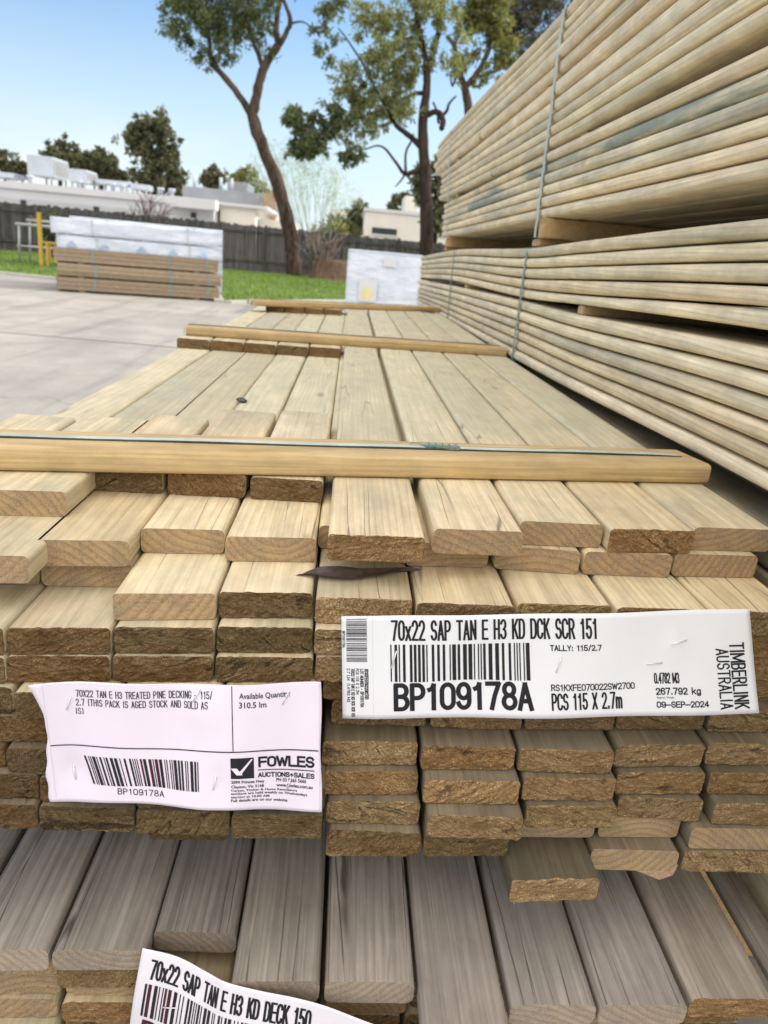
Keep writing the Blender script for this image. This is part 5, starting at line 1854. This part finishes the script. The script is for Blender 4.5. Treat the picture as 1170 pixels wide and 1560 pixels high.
zz = .03
names = ['lowest brown timber bundle', 'middle brown timber bundle', 'top brown timber bundle']
for i in range(3):
    timber_bundle('%s of the pack across the yard, under white wrapped packs' % names[i], zz, .195, [0, .02, -.02][i], 2.56, 1.0, 'brown timber bundles in the yard pack')
    for u in (-.9, .9):
        p = local(u, 0)
        o = MB().box(-.045, .045, .03, .95, -.0, .021 if i else .029).build('bearer', M['greytim'], loc=(p.x, p.y, zz - (.0215 if i else .03)))
        o.rotation_euler = (0, 0, ang)
        tag(o, 'dark %s bearer under the %s in the yard pack' % ('left' if u < 0 else 'right', names[i]), 'timber bearer', 'bearers in the yard pack')
    zz += .195 + .022
zz -= .021


def wrapped(label, loc, rz, w_, d, h, group, prints=0, sticker=False, seed=1):
    root = empty('wrapped_pack', label, 'wrapped pack', loc, rz, group)
    rnd = random.Random(seed)
    bm = bmesh.new()
    nx, ny, nz = 26, 12, 9
    m = MB()
    def face(o0, ux, uy, nu, nv, nrm):
        vs = []
        for j in range(nv + 1):
            for i in range(nu + 1):
                p = o0 + ux * (i / nu) + uy * (j / nv)
                eu, ev = min(i, nu - i) / nu, min(j, nv - j) / nv
                bul = min(1, eu * 8) * min(1, ev * 5)
                q = p + nrm * ((.018 * mnoise.noise(p * 3.1 + Vector((seed, 0, 0))) + .010 * mnoise.noise(Vector((p.x * 9, p.y * 9, p.z * 4)))) * bul)
                ins = (1 - min(1, eu * nu)) + (1 - min(1, ev * nv))
                q -= nrm * .018 * min(1, ins)
                vs.append(q)
        fs = [(j * (nu + 1) + i, j * (nu + 1) + i + 1, (j + 1) * (nu + 1) + i + 1, (j + 1) * (nu + 1) + i) for j in range(nv) for i in range(nu)]
        m.add(vs, fs, True)
    X, Yv, Z = Vector((w_, 0, 0)), Vector((0, d, 0)), Vector((0, 0, h))
    o0 = Vector((-w_ / 2, 0, 0))
    face(o0, X, Z, nx, nz, Vector((0, -1, 0)))
    face(o0 + X, Yv, Z, ny, nz, Vector((1, 0, 0)))
    face(o0 + X + Yv, -X, Z, nx, nz, Vector((0, 1, 0)))
    face(o0 + Yv, -Yv, Z, ny, nz, Vector((-1, 0, 0)))
    face(o0 + Z, X, Yv, nx, ny, Vector((0, 0, 1)))
    m.build('plastic_wrap', M['wrap'], root)
    for k in range(prints):
        x = -w_ / 2 + w_ * (k + .45) / prints
        pm = MB()
        x += rnd.uniform(-.06, .06)
        pts_ = [(-.09, .045), (-.03, .04), (.0, .055), (.10, .04), (.115, .06), (.05, .085), (.055, .12), (.02, .105), (-.02, .10), (-.045, .07)]
        pm.add([(x + a_ * .8 + rnd.uniform(-.012, .012), -.027, b_ + rnd.uniform(-.01, .01)) for a_, b_ in pts_], [tuple(range(len(pts_)))])
        pm.build('printed_mark', M['wrapblue'], root)
    if sticker:
        sx, sz = -w_ / 2 + .33, .30
        pm = MB()
        pm.box(sx - .13, sx + .15, -.032, -.029, sz - .12, sz + .20)
        s_ = pm.build('pack_label', M['bwhite'], root)
        vs = [(sx + math.cos(t * math.pi / 9) * (.085 if t % 2 else .11), -.034, sz + math.sin(t * math.pi / 9) * (.085 if t % 2 else .11)) for t in range(18)]
        MB().add(vs, [tuple(range(18))]).build('yellow_star', M['wrapyel'], s_)
        MB().box(sx + .22, sx + .42, -.032, -.029, sz + .42, sz + .55).build('pack_label', M['bwhite'], root)
    for xs in (() if sticker else (-w_ * .27, w_ * .3)):
        pm = MB().box(xs, xs + .02, -.026, -.023, 0, h + .004)
        pm.box(xs, xs + .02, -.026, d + .02, h + .005, h + .008)
        pm.build('band', M['strapw'], root)
    return root


GW = 'white wrapped packs in the yard'
p = local(.02, .02)
wrapped('lower white plastic-wrapped pack with blue marks on the brown bundles', (p.x, p.y, zz), ang, 2.52, .98, .205, GW, 5, seed=3)
p = local(-.03, .0)
wrapped('upper white plastic-wrapped pack crowning the pile across the yard', (p.x, p.y, zz + .218), ang, 2.58, 1.0, .235, GW, 0, seed=4)
for u in (-.9, 0, .9):
    p = local(u, 0)
    o = MB().box(-.04, .04, .06, .9, 0, .0105).build('bearer', M['greytim'], loc=(p.x, p.y, zz + .2062))
    o.rotation_euler = (0, 0, ang)
    tag(o, 'thin %s bearer between the two white wrapped packs' % ('left' if u < -.1 else 'right' if u > .1 else 'middle'), 'timber bearer', 'bearers in the yard pack')
zb = .05
for i in range(4):
    p = local(.20, 1.12)
    wrapped('%s white wrapped pack in the column behind the brown bundles' % ['lowest', 'second lowest', 'second highest', 'highest'][i], (p.x, p.y, zb), ang, 2.56, .95, .27, GW, 0, seed=7 + i)
    zb += .282
p = local(.1, 1.12)
for u in (-.8, .8):
    q = local(u, 1.15)
    o = MB().box(-.045, .045, .02, .9, 0, .049).build('bearer', M['greytim'], loc=(q.x, q.y, .0))
    o.rotation_euler = (0, 0, ang)
    tag(o, 'ground bearer under the hidden white column, %s end' % ('left' if u < 0 else 'right'), 'timber bearer', 'bearers in the yard pack')
WP = Vector((.50, 12.0, 0))
wrapped('pale blue-white wrapped pack with yellow label beyond the deck', (WP.x, WP.y, .10), -.03, 1.14, 2.6, .93, GW, 0, True, 22)
for y in (.3, 2.1):
    o = MB().box(-.55, .55, 0, .09, 0, .099).build('bearer', M['greytim'], loc=(WP.x, WP.y + y, 0))
    tag(o, '%s ground bearer under the wrapped pack beyond the deck' % ('front' if y < 1 else 'rear'), 'timber bearer', 'bearers in the yard pack')

# ------------------------------------------------------------------ frames and stump by the fence
def frame_galv(px0, px1, Y, label):
    a, b_ = at(px0, 345, Y), at(px1, 345, Y)
    c = Vector(((a.x + b_.x) / 2, Y, 0))
    hw = (b_.x - a.x) / 2
    root = empty('pipe_rack', label, 'rack', c, group='racks by the fence')
    for k, (y, z) in enumerate(((0, .98), (.7, 1.10))):
        MB().tube([(-hw, y, z), (hw, y, z)], .04, 8).build('top_rail', M['galv'], root)
        MB().tube([(-hw, y, .45), (hw, y, .45)], .025, 8).build('low_rail', M['galv'], root)
        for sx in (-hw * .85, hw * .85):
            MB().tube([(sx - .04, y - .05, 0), (sx, y, z)], .028, 8).build('leg', M['galv'], root)


frame_galv(24, 92, 21, 'pale galvanised pipe rack standing on the grass by the fence')
a = at(58, 330, 20.5)
root = empty('yellow_frame', 'tall yellow steel frame with slats beside the galvanised rack', 'frame', (a.x, 20.5, 0), group='racks by the fence')
MB().box(-.04, .05, 0, .08, 0, 1.30).build('upright', M['yellow'], root)
MB().box(.051, .62, .01, .06, .58, .62).build('crossbar', M['yellow'], root)
for x in (.16, .32, .48):
    MB().box(x, x + .08, .061, .09, .12, .62).build('slat', M['yellow'], root)
for x in (.14, .58):
    MB().box(x, x + .05, .01, .06, 0, .579).build('leg', M['yellow'], root)
c = at(497, 420, 30)
m = MB()
n = 18
pts = []
for z, r in ((-.02, .98), (.15, .86), (.5, .78), (.72, .72)):
    pts.append((z, r))
vs, fs = [], []
for z, r in pts:
    for k in range(n):
        t = 2 * math.pi * k / n
        q = r * (1 + .1 * math.sin(3 * t + 1) + .05 * math.sin(7 * t))
        vs.append((q * math.cos(t), q * math.sin(t), z + (.06 * math.sin(t * 2) if z > .6 else 0)))
for i in range(3):
    for k in range(n):
        fs.append((i * n + k, i * n + (k + 1) % n, (i + 1) * n + (k + 1) % n, (i + 1) * n + k))
m.add(vs, fs, True)
m.add(vs[-n:], [tuple(range(n))])
o = m.build('tree_stump', M['stump'], loc=(c.x + .2, 30, 0))
tag(o, 'wide brown cut tree stump on the lawn right of the leaning tree', 'stump')
